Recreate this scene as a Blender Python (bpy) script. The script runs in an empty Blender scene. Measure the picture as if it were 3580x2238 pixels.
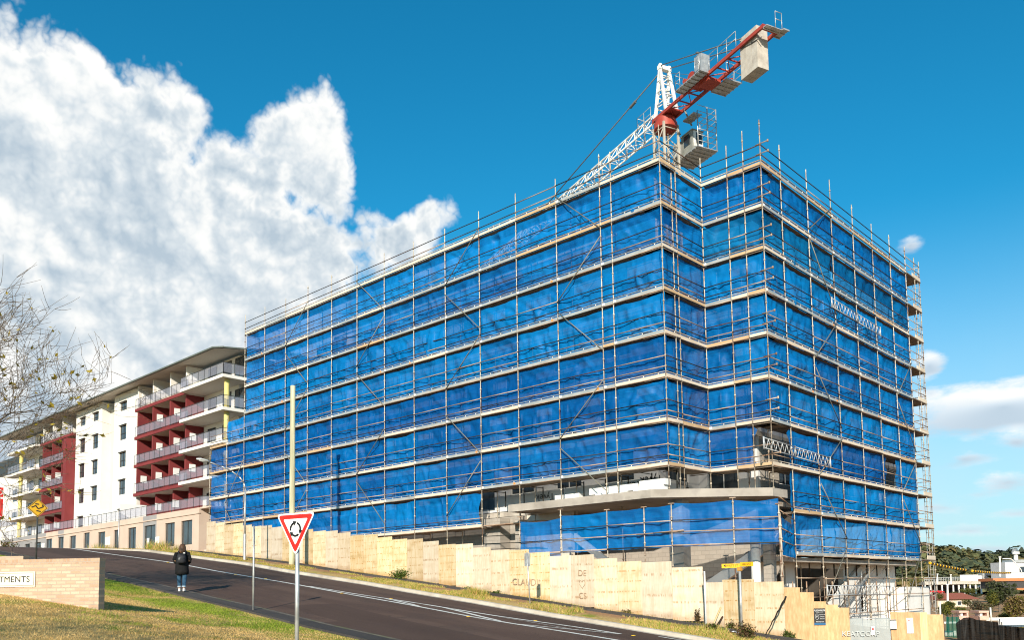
import bpy, math, random
import numpy as np
from mathutils import Vector, Matrix
random.seed(7); RNG = np.random.default_rng(11)
SC = bpy.context.scene
COL = SC.collection
R = math.radians

# ------------------------------------------------------------------ camera
CAM = np.array([20.597, -31.796, 1.6])
FPX, PX, PY, PITCH, ROLL, YAW = 2977.508, 1833.321, 1827.266, 0.082, 0.016, -0.745
_f0 = np.array([math.sin(YAW), math.cos(YAW), 0]); _r = np.array([math.cos(YAW), -math.sin(YAW), 0]); _z = np.array([0, 0, 1.0])
FW = _f0*math.cos(PITCH) + _z*math.sin(PITCH); _u = -_f0*math.sin(PITCH) + _z*math.cos(PITCH)
XC = math.cos(ROLL)*_r - math.sin(ROLL)*_u; YC = math.sin(ROLL)*_r + math.cos(ROLL)*_u
cd = bpy.data.cameras.new('camera'); cam = bpy.data.objects.new('camera', cd); COL.objects.link(cam)
m3 = Matrix(((XC[0], YC[0], -FW[0]), (XC[1], YC[1], -FW[1]), (XC[2], YC[2], -FW[2])))
cam.matrix_world = Matrix.Translation(Vector(CAM)) @ m3.to_4x4()
cd.sensor_width = 36; cd.sensor_fit = 'HORIZONTAL'; cd.lens = FPX/3580*36
cd.shift_x = (1790-PX)/3580; cd.shift_y = (PY-1119)/3580
cd.clip_start = 0.1; cd.clip_end = 8000
SC.camera = cam

# survey helpers: where a sight line of the photograph meets a real plane of the place
def ray(x, y): return FW + XC*(x-PX)/FPX - YC*(y-PY)/FPX
def onp(x, y, n, k):
    d = ray(x, y); n = np.array(n, float); t = (k-n@CAM)/(n@d); return CAM + d*t
def ony(x, y, Y): return onp(x, y, (0, 1, 0), Y)
def onx(x, y, X): return onp(x, y, (1, 0, 0), X)
def far(x, y, d): return CAM + ray(x, y)*d

# ------------------------------------------------------------------ sun, sky with clouds, exposure
LD = np.array([-0.55, 0.835, 0]); LD /= np.linalg.norm(LD); EL = R(23)
sl = bpy.data.lights.new('sun', 'SUN'); so = bpy.data.objects.new('sun', sl); COL.objects.link(so)
sl.energy = 5.0; sl.angle = R(0.5); sl.color = (1.0, 0.90, 0.76)
ldir = Vector((LD[0]*math.cos(EL), LD[1]*math.cos(EL), -math.sin(EL)))
so.rotation_euler = ldir.to_track_quat('-Z', 'Y').to_euler(); so.location = (60, -90, 60)
SC.view_settings.view_transform = 'Standard'; SC.view_settings.look = 'None'
SC.view_settings.exposure = 0.42; SC.view_settings.gamma = 1.0
SC.cycles.max_bounces = 7; SC.cycles.transparent_max_bounces = 24; SC.cycles.diffuse_bounces = 3; SC.cycles.glossy_bounces = 2; SC.cycles.transmission_bounces = 4
SC.cycles.filter_width = 1.1
SC.cycles.caustics_reflective = False; SC.cycles.caustics_refractive = False

W = bpy.data.worlds.new('World'); SC.world = W; W.use_nodes = True
wt = W.node_tree; wt.nodes.clear()
class G:
    """tiny node-graph helper"""
    def __init__(s, t): s.t = t
    def n(s, typ, **kw):
        q = s.t.nodes.new(typ)
        for k, v in kw.items():
            if k.startswith('i_'): q.inputs[k[2:]].default_value = v
            else: setattr(q, k, v)
        return q
    def l(s, a, b): s.t.links.new(a, b)
    def m(s, op, a, b=None, c=None, clamp=False):
        q = s.t.nodes.new('ShaderNodeMath'); q.operation = op; q.use_clamp = clamp
        for i, v in enumerate((a, b, c)):
            if v is None: continue
            if hasattr(v, 'is_linked'): s.l(v, q.inputs[i])
            else: q.inputs[i].default_value = v
        return q.outputs[0]
    def mixc(s, f, a, b, bt='MIX'):
        q = s.t.nodes.new('ShaderNodeMix'); q.data_type = 'RGBA'; q.blend_type = bt
        for i, v in ((0, f), (6, a), (7, b)):
            if hasattr(v, 'is_linked'): s.l(v, q.inputs[i])
            elif i == 0: q.inputs[i].default_value = v
            else: q.inputs[i].default_value = (*v, 1) if len(v) == 3 else v
        return q.outputs[2]
    def noise(s, vec, scale, detail=4, rough=0.55, dist=0.0):
        q = s.n('ShaderNodeTexNoise'); q.inputs['Scale'].default_value = scale; q.inputs['Detail'].default_value = detail
        q.inputs['Roughness'].default_value = rough; q.inputs['Distortion'].default_value = dist
        if vec is not None: s.l(vec, q.inputs['Vector'])
        return q.outputs['Fac']
    def ramp(s, f, pts):
        q = s.n('ShaderNodeValToRGB'); e = q.color_ramp.elements
        while len(e) < len(pts): e.new(0.5)
        for el, (p, c) in zip(e, pts): el.position = p; el.color = (*c, 1) if len(c) == 3 else c
        s.l(f, q.inputs[0]); return q.outputs[0]
    def sm(s, v, a, b):
        q = s.n('ShaderNodeMapRange'); q.interpolation_type = 'SMOOTHSTEP'
        q.inputs[1].default_value = a; q.inputs[2].default_value = b
        s.l(v, q.inputs[0]); return q.outputs[0]

def azel(x, y):
    d = ray(x*3580/2419, y*3580/2419); d = d/np.linalg.norm(d)
    return math.atan2(d[0], d[1]), math.asin(d[2])
def build_sky():
    g = G(wt)
    sky = g.n('ShaderNodeTexSky'); sky.sky_type = 'NISHITA'; sky.sun_disc = False
    sky.sun_elevation = EL; sky.sun_rotation = math.atan2(-LD[0], -LD[1]); sky.air_density = 1.0; sky.dust_density = 0.4; sky.ozone_density = 2.2
    tc = g.n('ShaderNodeTexCoord'); sep = g.n('ShaderNodeSeparateXYZ'); g.l(tc.outputs['Generated'], sep.inputs[0])
    az = g.m('ARCTAN2', sep.outputs[0], sep.outputs[1]); el = g.m('ARCSINE', sep.outputs[2])
    cmb = g.n('ShaderNodeCombineXYZ'); g.l(az, cmb.inputs[0]); g.l(el, cmb.inputs[1]); P = cmb.outputs[0]
    # warp the coordinates so that edges billow
    def fbm(sc, det, r=0.6, off=0.0):
        mp = g.n('ShaderNodeMapping'); g.l(P, mp.inputs[0]); mp.inputs['Location'].default_value = (off, off*1.7, off*.3); return g.noise(mp.outputs[0], sc, det, r)
    def puff(loc):
        # billowing height: sharp creases between rounded lobes, summed over octaves
        t = None; wx = g.noise(P, 7, 3, 0.5)
        for k, (sc, am) in enumerate(((7.5, .42), (15, .26), (31, .17), (64, .10), (130, .06))):
            mp = g.n('ShaderNodeMapping'); g.l(P, mp.inputs[0]); mp.inputs['Location'].default_value = (loc[0]+k*1.37, loc[1]+k*.71, k*.9)
            v = g.m('MULTIPLY', g.m('ABSOLUTE', g.m('SUBTRACT', g.m('MULTIPLY', g.noise(mp.outputs[0], sc, 0.6, .5, .15), 2.0), 1.0)), am*2.2)
            t = v if t is None else g.m('ADD', t, v)
        return t
    h0 = puff((0, 0)); h1 = puff((-0.011, -0.012)); n1 = fbm(10, 10, 0.6); n2 = fbm(34, 8, 0.6, 3.1)
    def field(dx, dy, sc=110):
        M = None
        for (x, y, rx, ry) in blobs:
            a, e = azel(x, y); sx = rx*3580/2419/FPX*0.92; sy = ry*3580/2419/FPX*0.92
            u = g.m('MULTIPLY', g.m('ADD', az, -a+dx), 1/sx); v = g.m('MULTIPLY', g.m('ADD', el, -e+dy), 1/sy)
            d = g.m('SQRT', g.m('ADD', g.m('MULTIPLY', u, u), g.m('MULTIPLY', v, v)))
            f = g.m('MULTIPLY', g.m('SUBTRACT', 1.0, d), min(rx, ry)/sc)
            M = f if M is None else g.m('SMOOTH_MAX', M, f, 0.25)
        return M
    blobs = [(20, 190, 120, 120), (115, 215, 100, 90), (225, 220, 95, 75), (330, 290, 110, 110), (430, 320, 90, 95), (520, 420, 110, 110),
             (655, 350, 85, 75), (710, 300, 60, 62), (775, 330, 62, 80), (755, 430, 105, 130), (850, 520, 70, 60), (620, 450, 110, 110), (150, 460, 330, 300), (420, 620, 330, 260), (680, 610, 260, 150),
             (930, 590, 150, 85), (1000, 545, 75, 62), (100, 900, 420, 260), (560, 800, 300, 170)]
    M = field(0, 0)
    dens = g.m('ADD', g.m('ADD', M, 0.10), g.m('ADD', g.m('MULTIPLY', g.m('SUBTRACT', h0, 0.42), 1.05), g.m('ADD', g.m('MULTIPLY', g.m('SUBTRACT', n1, 0.5), 0.9), g.m('MULTIPLY', g.m('SUBTRACT', n2, 0.5), 0.30))))
    alpha = g.sm(dens, -0.02, 0.40)
    # the same cloud sampled a little towards the sun gives its lit and shaded sides
    lit = g.m('SUBTRACT', h1, h0)
    low = fbm(5.0, 4, 0.55, 7.7)
    hgt = g.sm(el, 0.10, 0.62)
    br = g.m('ADD', g.m('ADD', g.m('MULTIPLY', lit, 1.6), g.m('ADD', g.m('MULTIPLY', g.m('SUBTRACT', h0, 0.42), 0.75), g.m('MULTIPLY', g.m('SUBTRACT', low, 0.5), 1.9))), g.m('ADD', 0.23, g.m('MULTIPLY', hgt, 0.60)))
    edge = g.m('SUBTRACT', 1.0, g.sm(dens, 0.1, 0.75))
    br = g.m('ADD', br, g.m('MULTIPLY', edge, 0.45), clamp=True)
    ccol = g.ramp(br, [(0.0, (0.46, 0.56, 0.65)), (0.4, (0.66, 0.73, 0.78)), (0.7, (0.88, 0.90, 0.90)), (1.0, (1.0, 0.99, 0.96))])
    # flat low clouds on the right
    blobs = [(2370, 962, 230, 66), (2310, 950, 120, 48), (2195, 865, 45, 42), (2150, 580, 30, 24), (2280, 1085, 70, 20), (2380, 1140, 75, 26), (2310, 1170, 70, 12),
             (2290, 1255, 90, 18), (2390, 1215, 90, 14), (2230, 1200, 50, 12), (2400, 1045, 50, 22), (2250, 1300, 200, 16), (2200, 930, 40, 25)]
    M2 = field(0, 0, 46)
    mps = g.n('ShaderNodeMapping'); g.l(P, mps.inputs[0]); mps.inputs['Scale'].default_value = (1, 3.2, 1); nst = g.noise(mps.outputs[0], 13, 9, 0.62)
    d2 = g.m('ADD', M2, g.m('ADD', g.m('MULTIPLY', g.m('SUBTRACT', nst, 0.5), 1.5), g.m('MULTIPLY', g.m('SUBTRACT', n2, 0.5), 0.5)))
    a2 = g.m('MULTIPLY', g.sm(d2, -0.05, 0.55), 0.92)
    # their flat bases are grey: brightness falls just above each base
    M2b = field(0, -0.012, 46)
    b2 = g.m('ADD', g.m('MULTIPLY', g.m('SUBTRACT', M2b, M2), 1.1), 0.70, clamp=True)
    ccol2 = g.ramp(b2, [(0.0, (0.50, 0.60, 0.70)), (0.5, (0.72, 0.80, 0.87)), (1.0, (1.0, 0.99, 0.96))])
    # thin veil near the horizon
    veil = g.m('MULTIPLY', g.m('SUBTRACT', 1.0, g.sm(el, -0.02, 0.42)), g.m('ADD', 0.60, g.m('MULTIPLY', low, 0.55)))
    hs = g.n('ShaderNodeHueSaturation'); hs.inputs['Saturation'].default_value = 1.12; hs.inputs['Hue'].default_value = 0.497; hs.inputs['Value'].default_value = 1.0
    g.l(g.mixc(1.0, sky.outputs[0], (0.40, 0.91, 1.0), 'MULTIPLY'), hs.inputs['Color'])
    bg1 = g.n('ShaderNodeBackground'); g.l(hs.outputs[0], bg1.inputs[0]); bg1.inputs[1].default_value = SKY
    bgv = g.n('ShaderNodeBackground'); bgv.inputs[0].default_value = (0.66, 0.82, 0.92, 1); bgv.inputs[1].default_value = 0.72
    bg2 = g.n('ShaderNodeBackground'); g.l(ccol, bg2.inputs[0]); bg2.inputs[1].default_value = CLOUD
    bg3 = g.n('ShaderNodeBackground'); g.l(ccol2, bg3.inputs[0]); bg3.inputs[1].default_value = CLOUD
    def mix(f, a, b):
        q = g.n('ShaderNodeMixShader'); g.l(f, q.inputs[0]); g.l(a, q.inputs[1]); g.l(b, q.inputs[2]); return q.outputs[0]
    s = mix(veil, bg1.outputs[0], bgv.outputs[0]); s = mix(alpha, s, bg2.outputs[0]); s = mix(a2, s, bg3.outputs[0])
    o = g.n('ShaderNodeOutputWorld'); g.l(s, o.inputs[0])
SKY, CLOUD = 0.118, 0.80
build_sky()

# ------------------------------------------------------------------ materials
MATS = {}
def mat(name, a, b=None, scale=6.0, rough=0.75, bump=0.0, metal=0.0, stretch=(1, 1, 1), detail=5, lo=0.35, hi=0.65, rand=0.0, spec=0.3, c=None, cscale=1.0, camt=0.5, glob=False, bscale=None):
    """two-tone procedural surface: noise mixes a and b, a slower noise mixes in c (stains), Object Info random varies tone"""
    if name in MATS: return MATS[name]
    M = bpy.data.materials.new(name); M.use_nodes = True; t = M.node_tree; g = G(t); p = t.nodes['Principled BSDF']
    p.inputs['Roughness'].default_value = rough; p.inputs['Metallic'].default_value = metal; p.inputs['Specular IOR Level'].default_value = spec
    b = b or a
    if glob: vec0 = g.n('ShaderNodeNewGeometry').outputs['Position']
    else: vec0 = g.n('ShaderNodeTexCoord').outputs['Object']
    oi = g.n('ShaderNodeObjectInfo')
    mp = g.n('ShaderNodeMapping'); g.l(vec0, mp.inputs[0]); mp.inputs['Scale'].default_value = stretch
    if not glob:
        sh = g.n('ShaderNodeCombineXYZ'); g.l(g.m('MULTIPLY', oi.outputs['Random'], 37.0), sh.inputs[0]); g.l(sh.outputs[0], mp.inputs['Location'])
    f = g.noise(mp.outputs[0], scale, detail, 0.6)
    mr = g.n('ShaderNodeMapRange'); mr.inputs[1].default_value = lo; mr.inputs[2].default_value = hi; g.l(f, mr.inputs[0])
    col = g.mixc(mr.outputs[0], a, b)
    if c is not None:
        f2 = g.noise(mp.outputs[0], cscale, 4, 0.6); col = g.mixc(g.m('MULTIPLY', g.sm(f2, 0.5, 0.68), camt), col, c)
    if rand: 
        hv = g.n('ShaderNodeHueSaturation'); g.l(col, hv.inputs['Color']); g.l(g.m('ADD', 1-rand, g.m('MULTIPLY', oi.outputs['Random'], 2*rand)), hv.inputs['Value']); col = hv.outputs[0]
    g.l(col, p.inputs['Base Color'])
    if bump:
        bp = g.n('ShaderNodeBump'); bp.inputs['Strength'].default_value = bump; bp.inputs['Distance'].default_value = 0.03
        g.l(f if bscale is None else g.noise(mp.outputs[0], bscale, 4), bp.inputs['Height']); g.l(bp.outputs[0], p.inputs['Normal'])
    MATS[name] = M; return M
def leafmat(name, a, b, rand=0.2, trans=0.25):
    if name in MATS: return MATS[name]
    M = mat(name, a, b, scale=0.9, rough=0.6, rand=rand, glob=False, spec=0.25); t = M.node_tree; g = G(t)
    p = t.nodes['Principled BSDF']; o = t.nodes['Material Output']
    geo = g.n('ShaderNodeNewGeometry'); hv = g.n('ShaderNodeHueSaturation')
    src = p.inputs['Base Color'].links[0].from_socket; g.l(src, hv.inputs['Color']); g.l(g.m('ADD', 0.6, g.m('MULTIPLY', geo.outputs['Random Per Island'], 0.8)), hv.inputs['Value'])
    g.l(hv.outputs[0], p.inputs['Base Color'])
    tr = g.n('ShaderNodeBsdfTranslucent'); g.l(hv.outputs[0], tr.inputs[0]); mx = g.n('ShaderNodeMixShader'); mx.inputs[0].default_value = trans
    g.l(p.outputs[0], mx.inputs[1]); g.l(tr.outputs[0], mx.inputs[2]); g.l(mx.outputs[0], o.inputs[0]); return M
def brickmat(name, a, b, mortar, bw, bh, ms, axis='x', rough=0.9, stain=None):
    if name in MATS: return MATS[name]
    M = bpy.data.materials.new(name); M.use_nodes = True; t = M.node_tree; g = G(t); p = t.nodes['Principled BSDF']; p.inputs['Roughness'].default_value = rough; p.inputs['Specular IOR Level'].default_value = 0.2
    pos = g.n('ShaderNodeTexCoord').outputs['Object']; sep = g.n('ShaderNodeSeparateXYZ'); g.l(pos, sep.inputs[0])
    cb = g.n('ShaderNodeCombineXYZ'); g.l(sep.outputs[0 if axis == 'x' else 1], cb.inputs[0]); g.l(sep.outputs[2], cb.inputs[1])
    q = g.n('ShaderNodeTexBrick'); g.l(cb.outputs[0], q.inputs['Vector'])
    q.inputs['Color1'].default_value = (*a, 1); q.inputs['Color2'].default_value = (*b, 1); q.inputs['Mortar'].default_value = (*mortar, 1)
    q.inputs['Scale'].default_value = 1.0; q.inputs['Brick Width'].default_value = bw; q.inputs['Row Height'].default_value = bh; q.inputs['Mortar Size'].default_value = ms; q.inputs['Bias'].default_value = 0.0
    n = g.noise(pos, 3.0, 5); col = g.mixc(g.m('MULTIPLY', n, 0.5), q.outputs['Color'], stain or tuple(x*0.6 for x in a))
    n9 = g.noise(pos, 40.0, 3); col = g.mixc(0.25, col, g.ramp(n9, [(0.3, (0.35, 0.35, 0.35)), (0.7, (1, 1, 1))]), 'MULTIPLY')
    g.l(col, p.inputs['Base Color']); bp = g.n('ShaderNodeBump'); bp.inputs['Strength'].default_value = 0.5; bp.inputs['Distance'].default_value = 0.01
    g.l(g.m('SUBTRACT', 1.0, q.outputs['Fac']), bp.inputs['Height']); g.l(bp.outputs[0], p.inputs['Normal'])
    MATS[name] = M; return M
def glassy(name, tint, dark=0.5, alpha=0.55):
    if name in MATS: return MATS[name]
    M = bpy.data.materials.new(name); M.use_nodes = True; t = M.node_tree; g = G(t); o = t.nodes['Material Output']; p = t.nodes['Principled BSDF']
    p.inputs['Base Color'].default_value = (*tint, 1); p.inputs['Roughness'].default_value = 0.06; p.inputs['Specular IOR Level'].default_value = 0.7
    tr = g.n('ShaderNodeBsdfTransparent'); tr.inputs[0].default_value = (*[min(1, 0.55+x) for x in tint], 1); mx = g.n('ShaderNodeMixShader'); mx.inputs[0].default_value = alpha
    g.l(tr.outputs[0], mx.inputs[1]); g.l(p.outputs[0], mx.inputs[2]); g.l(mx.outputs[0], o.inputs[0]); MATS[name] = M; return M
def netmat(name, a, b, opaque=0.78, trl=0.3, warm=None):
    """woven debris mesh: see-through weave, part of the light passes and glows through the cloth"""
    if name in MATS: return MATS[name]
    M = bpy.data.materials.new(name); M.use_nodes = True; t = M.node_tree; g = G(t); o = t.nodes['Material Output']; t.nodes.remove(t.nodes['Principled BSDF'])
    pos = g.n('ShaderNodeNewGeometry').outputs['Position']; oi = g.n('ShaderNodeObjectInfo')
    mp = g.n('ShaderNodeMapping'); g.l(pos, mp.inputs[0]); mp.inputs['Scale'].default_value = (0.6, 0.6, 7)
    st = g.noise(mp.outputs[0], 2.2, 5, 0.6); big = g.noise(pos, 0.55, 4, 0.55)
    fade = g.n('ShaderNodeAttribute', attribute_name='fade').outputs['Fac']
    f = g.m('ADD', g.m('MULTIPLY', st, 0.40), g.m('ADD', g.m('MULTIPLY', big, 0.35), g.m('ADD', g.m('MULTIPLY', fade, 0.24), g.m('MULTIPLY', oi.outputs['Random'], 0.30))))
    col = g.mixc(g.sm(f, 0.42, 0.88), a, b)
    d = g.n('ShaderNodeBsdfDiffuse'); g.l(col, d.inputs[0]); tl = g.n('ShaderNodeBsdfTranslucent'); g.l(col, tl.inputs[0])
    gl = g.n('ShaderNodeBsdfGlossy'); gl.inputs['Roughness'].default_value = 0.45; gl.inputs[0].default_value = (0.8, 0.85, 0.9, 1)
    m1 = g.n('ShaderNodeMixShader'); m1.inputs[0].default_value = trl; g.l(d.outputs[0], m1.inputs[1]); g.l(tl.outputs[0], m1.inputs[2])
    m0 = g.n('ShaderNodeMixShader'); m0.inputs[0].default_value = 0.008; g.l(m1.outputs[0], m0.inputs[1]); g.l(gl.outputs[0], m0.inputs[2])
    tr = g.n('ShaderNodeBsdfTransparent'); m2 = g.n('ShaderNodeMixShader')
    fine = g.n('ShaderNodeMapping'); g.l(pos, fine.inputs[0]); fine.inputs['Scale'].default_value = (1, 1, 4)
    g.l(g.m('ADD', opaque-0.27, g.m('ADD', g.m('MULTIPLY', g.noise(fine.outputs[0], 9, 3), 0.24), g.m('ADD', g.m('MULTIPLY', big, 0.12), g.m('MULTIPLY', fade, 0.08))), clamp=True), m2.inputs[0])
    g.l(tr.outputs[0], m2.inputs[1]); g.l(m0.outputs[0], m2.inputs[2]); g.l(m2.outputs[0], o.inputs[0]); MATS[name] = M; return M

# ------------------------------------------------------------------ object helpers
def tag(o, label, cat, group=None, kind=None):
    if label: o['label'] = label
    if cat: o['category'] = cat
    if group: o['group'] = group
    if kind: o['kind'] = kind
    return o
def thing(name, label, cat, loc=(0, 0, 0), group=None, rz=0.0):
    o = bpy.data.objects.new(name, None); COL.objects.link(o); o.location = loc; o.rotation_euler = (0, 0, rz); o.empty_display_size = 0.3
    return tag(o, label, cat, group)
def wloc(o):
    v = np.zeros(3)
    while o is not None: v += np.array(o.location); o = o.parent
    return v
def link(name, me, parent=None):
    o = bpy.data.objects.new(name, me); COL.objects.link(o)
    if parent is not None: o.parent = parent
    return o
class MB:
    def __init__(s): s.v = []; s.f = []; s.m = []; s.s = []
    def add(s, vs, fs, mi=0, smooth=False):
        n = len(s.v); s.v.extend([tuple(float(c) for c in q) for q in vs])
        for q in fs: s.f.append(tuple(n+i for i in q)); s.m.append(mi); s.s.append(smooth)
        return s
    def box(s, x0, x1, y0, y1, z0, z1, mi=0):
        return s.add([(x0, y0, z0), (x1, y0, z0), (x1, y1, z0), (x0, y1, z0), (x0, y0, z1), (x1, y0, z1), (x1, y1, z1), (x0, y1, z1)],
                     [(0, 3, 2, 1), (4, 5, 6, 7), (0, 1, 5, 4), (1, 2, 6, 5), (2, 3, 7, 6), (3, 0, 4, 7)], mi)
    def obox(s, c, ax, ay, az, mi=0):
        c, ax, ay, az = (np.array(q, float) for q in (c, ax, ay, az))
        if np.dot(np.cross(ax, ay), az) < 0: ax = -ax
        vs = [c+i*ax+j*ay+k*az for k in (-1, 1) for i, j in ((-1, -1), (1, -1), (1, 1), (-1, 1))]
        return s.add(vs, [(0, 3, 2, 1), (4, 5, 6, 7), (0, 1, 5, 4), (1, 2, 6, 5), (2, 3, 7, 6), (3, 0, 4, 7)], mi)
    def bar(s, p0, p1, w, h, mi=0, up=(0, 0, 1)):
        p0, p1 = np.array(p0, float), np.array(p1, float); d = p1-p0; L = np.linalg.norm(d); d /= L
        u = np.array(up, float); sd = np.cross(d, u)
        if np.linalg.norm(sd) < 1e-4: sd = np.cross(d, (1, 0, 0))
        sd /= np.linalg.norm(sd); u = np.cross(sd, d); return s.obox((p0+p1)/2, d*L/2, sd*w/2, u*h/2, mi)
    def tube(s, p0, p1, r, n=6, mi=0, r2=None, caps=True):
        p0, p1 = np.array(p0, float), np.array(p1, float); d = p1-p0; L = np.linalg.norm(d)
        if L < 1e-6: return s
        d /= L; a = np.cross(d, (0, 0, 1) if abs(d[2]) < 0.9 else (1, 0, 0)); a /= np.linalg.norm(a); b = np.cross(d, a); r2 = r if r2 is None else r2
        ang = [2*math.pi*i/n for i in range(n)]
        vs = [p0+(a*math.cos(t)+b*math.sin(t))*r for t in ang]+[p1+(a*math.cos(t)+b*math.sin(t))*r2 for t in ang]
        s.add(vs, [(i, (i+1) % n, n+(i+1) % n, n+i) for i in range(n)], mi, True)
        if caps and max(r, r2) > .07:
            s.add(vs[:n], [tuple(reversed(range(n)))], mi); s.add(vs[n:], [tuple(range(n))], mi)
        elif caps:
            k = len(s.v)-2*n; s.f.append(tuple(k+i for i in reversed(range(n)))); s.f.append(tuple(k+n+i for i in range(n))); s.m += [mi, mi]; s.s += [False, False]
        return s
    def path(s, pts, r, n=6, mi=0, rr=None):
        for i in range(len(pts)-1):
            s.tube(pts[i], pts[i+1], r if rr is None else rr[i], n, mi, None if rr is None else rr[i+1])
        return s
    def prism(s, poly, z0, z1, mi=0):
        n = len(poly); a = sum(poly[i][0]*poly[(i+1) % n][1]-poly[(i+1) % n][0]*poly[i][1] for i in range(n))
        if a < 0: poly = poly[::-1]
        vs = [(x, y, z0) for x, y in poly]+[(x, y, z1) for x, y in poly]
        return s.add(vs, [tuple(reversed(range(n))), tuple(range(n, 2*n))]+[(i, (i+1) % n, n+(i+1) % n, n+i) for i in range(n)], mi)
    def loft(s, rings, mi=0, caps=True, smooth=True):
        n = len(rings[0]); vs = [q for r in rings for q in r]; fs = []
        for k in range(len(rings)-1):
            for i in range(n): fs.append((k*n+i, k*n+(i+1) % n, (k+1)*n+(i+1) % n, (k+1)*n+i))
        if caps: fs += [tuple(reversed(range(n))), tuple((len(rings)-1)*n+i for i in range(n))]
        return s.add(vs, fs, mi, smooth)
    def grid(s, Pf, nu, nv, mi=0, smooth=True):
        vs = [Pf(i/nu, j/nv) for j in range(nv+1) for i in range(nu+1)]
        return s.add(vs, [(j*(nu+1)+i, j*(nu+1)+i+1, (j+1)*(nu+1)+i+1, (j+1)*(nu+1)+i) for j in range(nv) for i in range(nu)], mi, smooth)
    def build(s, name, mats, parent=None, local=False, origin=None):
        if not isinstance(mats, (list, tuple)): mats = [mats]
        V = np.array(s.v, float)
        if parent is not None and not local: V = V-wloc(parent)
        loc = None
        if parent is None and not local:
            loc = np.array([(V[:, 0].min()+V[:, 0].max())/2, (V[:, 1].min()+V[:, 1].max())/2, V[:, 2].min()]) if origin is None else np.array(origin, float); V = V-loc
        me = bpy.data.meshes.new(name); me.from_pydata([tuple(q) for q in V], [], s.f)
        for q in mats: me.materials.append(q)
        me.polygons.foreach_set('material_index', s.m); me.polygons.foreach_set('use_smooth', s.s); me.update()
        o = link(name, me, parent)
        if loc is not None: o.location = loc
        return o
def fast(name, V, F, mats, parent=None, smooth=False, mi=None):
    """big mesh from arrays (all faces with the same corner count)"""
    V = np.asarray(V, np.float32); F = np.asarray(F, np.int32)
    if parent is not None: V = V-wloc(parent).astype(np.float32)
    k = F.shape[1]; me = bpy.data.meshes.new(name); me.vertices.add(len(V)); me.vertices.foreach_set('co', V.ravel())
    me.loops.add(F.size); me.loops.foreach_set('vertex_index', F.ravel()); me.polygons.add(len(F))
    me.polygons.foreach_set('loop_start', np.arange(0, F.size, k, dtype=np.int32)); me.polygons.foreach_set('loop_total', np.full(len(F), k, np.int32))
    for q in (mats if isinstance(mats, (list, tuple)) else [mats]): me.materials.append(q)
    if mi is not None: me.polygons.foreach_set('material_index', np.asarray(mi, np.int32))
    me.polygons.foreach_set('use_smooth', np.full(len(F), smooth)); me.update(calc_edges=True); me.validate()
    return link(name, me, parent)
def text(s, size, loc, right, up, m, parent, name='lettering', align='CENTER', ext=0.002, sx=1.0):
    c = bpy.data.curves.new(name, 'FONT'); c.body = s; c.size = size; c.align_x = align; c.align_y = 'CENTER'; c.extrude = ext; c.materials.append(m)
    right = Vector(right).normalized(); up = Vector(up).normalized(); nn = right.cross(up)
    o = bpy.data.objects.new(name, c); COL.objects.link(o); o.parent = parent
    M = Matrix((right, up, nn)).transposed().to_4x4(); M.translation = Vector(np.array(loc)-wloc(parent)); o.matrix_local = M @ Matrix.Diagonal((sx, 1, 1, 1)); return o
def copy_tree(o, parent=None):
    c = o.copy(); COL.objects.link(c)
    if parent is not None: c.parent = parent
    for ch in list(o.children): copy_tree(ch, c)
    return c
# value noise for mesh shaping
_T = RNG.random((64, 64))
def vn(x, y):
    x = np.asarray(x, float); y = np.asarray(y, float); i = np.floor(x).astype(int); j = np.floor(y).astype(int); u = x-i; v = y-j; u = u*u*(3-2*u); v = v*v*(3-2*v)
    a = _T[i % 64, j % 64]; b = _T[(i+1) % 64, j % 64]; c = _T[i % 64, (j+1) % 64]; d = _T[(i+1) % 64, (j+1) % 64]
    return (a*(1-u)+b*u)*(1-v)+(c*(1-u)+d*u)*v
def fb(x, y, o=4):
    t = 0; a = 0.5
    for k in range(o): t = t+a*vn(x*2**k+k*17.3, y*2**k+k*9.1); a *= 0.5
    return t
# ================================================================== materials used often
M_CONC = mat('concrete', (0.42, 0.37, 0.31), (0.55, 0.50, 0.43), scale=2.2, rough=0.9, bump=0.15, c=(0.24, 0.20, 0.17), cscale=0.9, camt=0.55)
M_CONCD = mat('raw_concrete', (0.33, 0.29, 0.25), (0.45, 0.40, 0.34), scale=1.4, rough=0.95, bump=0.1, c=(0.20, 0.17, 0.14), cscale=0.7, camt=0.6)
M_WHITE = mat('white_render', (0.72, 0.70, 0.66), (0.80, 0.78, 0.74), scale=1.2, rough=0.85, c=(0.55, 0.52, 0.47), cscale=0.5, camt=0.35)
M_STEEL = mat('galvanised_steel', (0.42, 0.43, 0.43), (0.60, 0.60, 0.58), scale=5, rough=0.45, metal=0.55, c=(0.30, 0.29, 0.27), cscale=2)
M_TUBE = mat('scaffold_tube', (0.60, 0.54, 0.44), (0.34, 0.27, 0.20), scale=3.0, rough=0.8, spec=0.15, stretch=(1, 1, 0.9), c=(0.15, 0.06, 0.03), cscale=0.9, camt=0.95, rand=0.2)
M_RAIL = mat('scaffold_rail', (0.06, 0.05, 0.038), (0.014, 0.018, 0.015), scale=0.6, rough=0.8, spec=0.15, c=(0.11, 0.042, 0.02), cscale=0.35, camt=0.85, rand=0.2, glob=True)  # dark green paint and rust, darkened further for the shade on tube undersides
M_RAILL = mat('light_rail', (0.50, 0.38, 0.28), (0.27, 0.16, 0.10), scale=0.8, rough=0.8, spec=0.15, c=(0.16, 0.07, 0.035), cscale=0.5, camt=0.6, rand=0.2, glob=True)
M_BRACE = mat('brace_tube', (0.10, 0.11, 0.09), (0.20, 0.17, 0.13), scale=1.0, rough=0.6, c=(0.22, 0.26, 0.25), cscale=0.8, rand=0.4)
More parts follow.
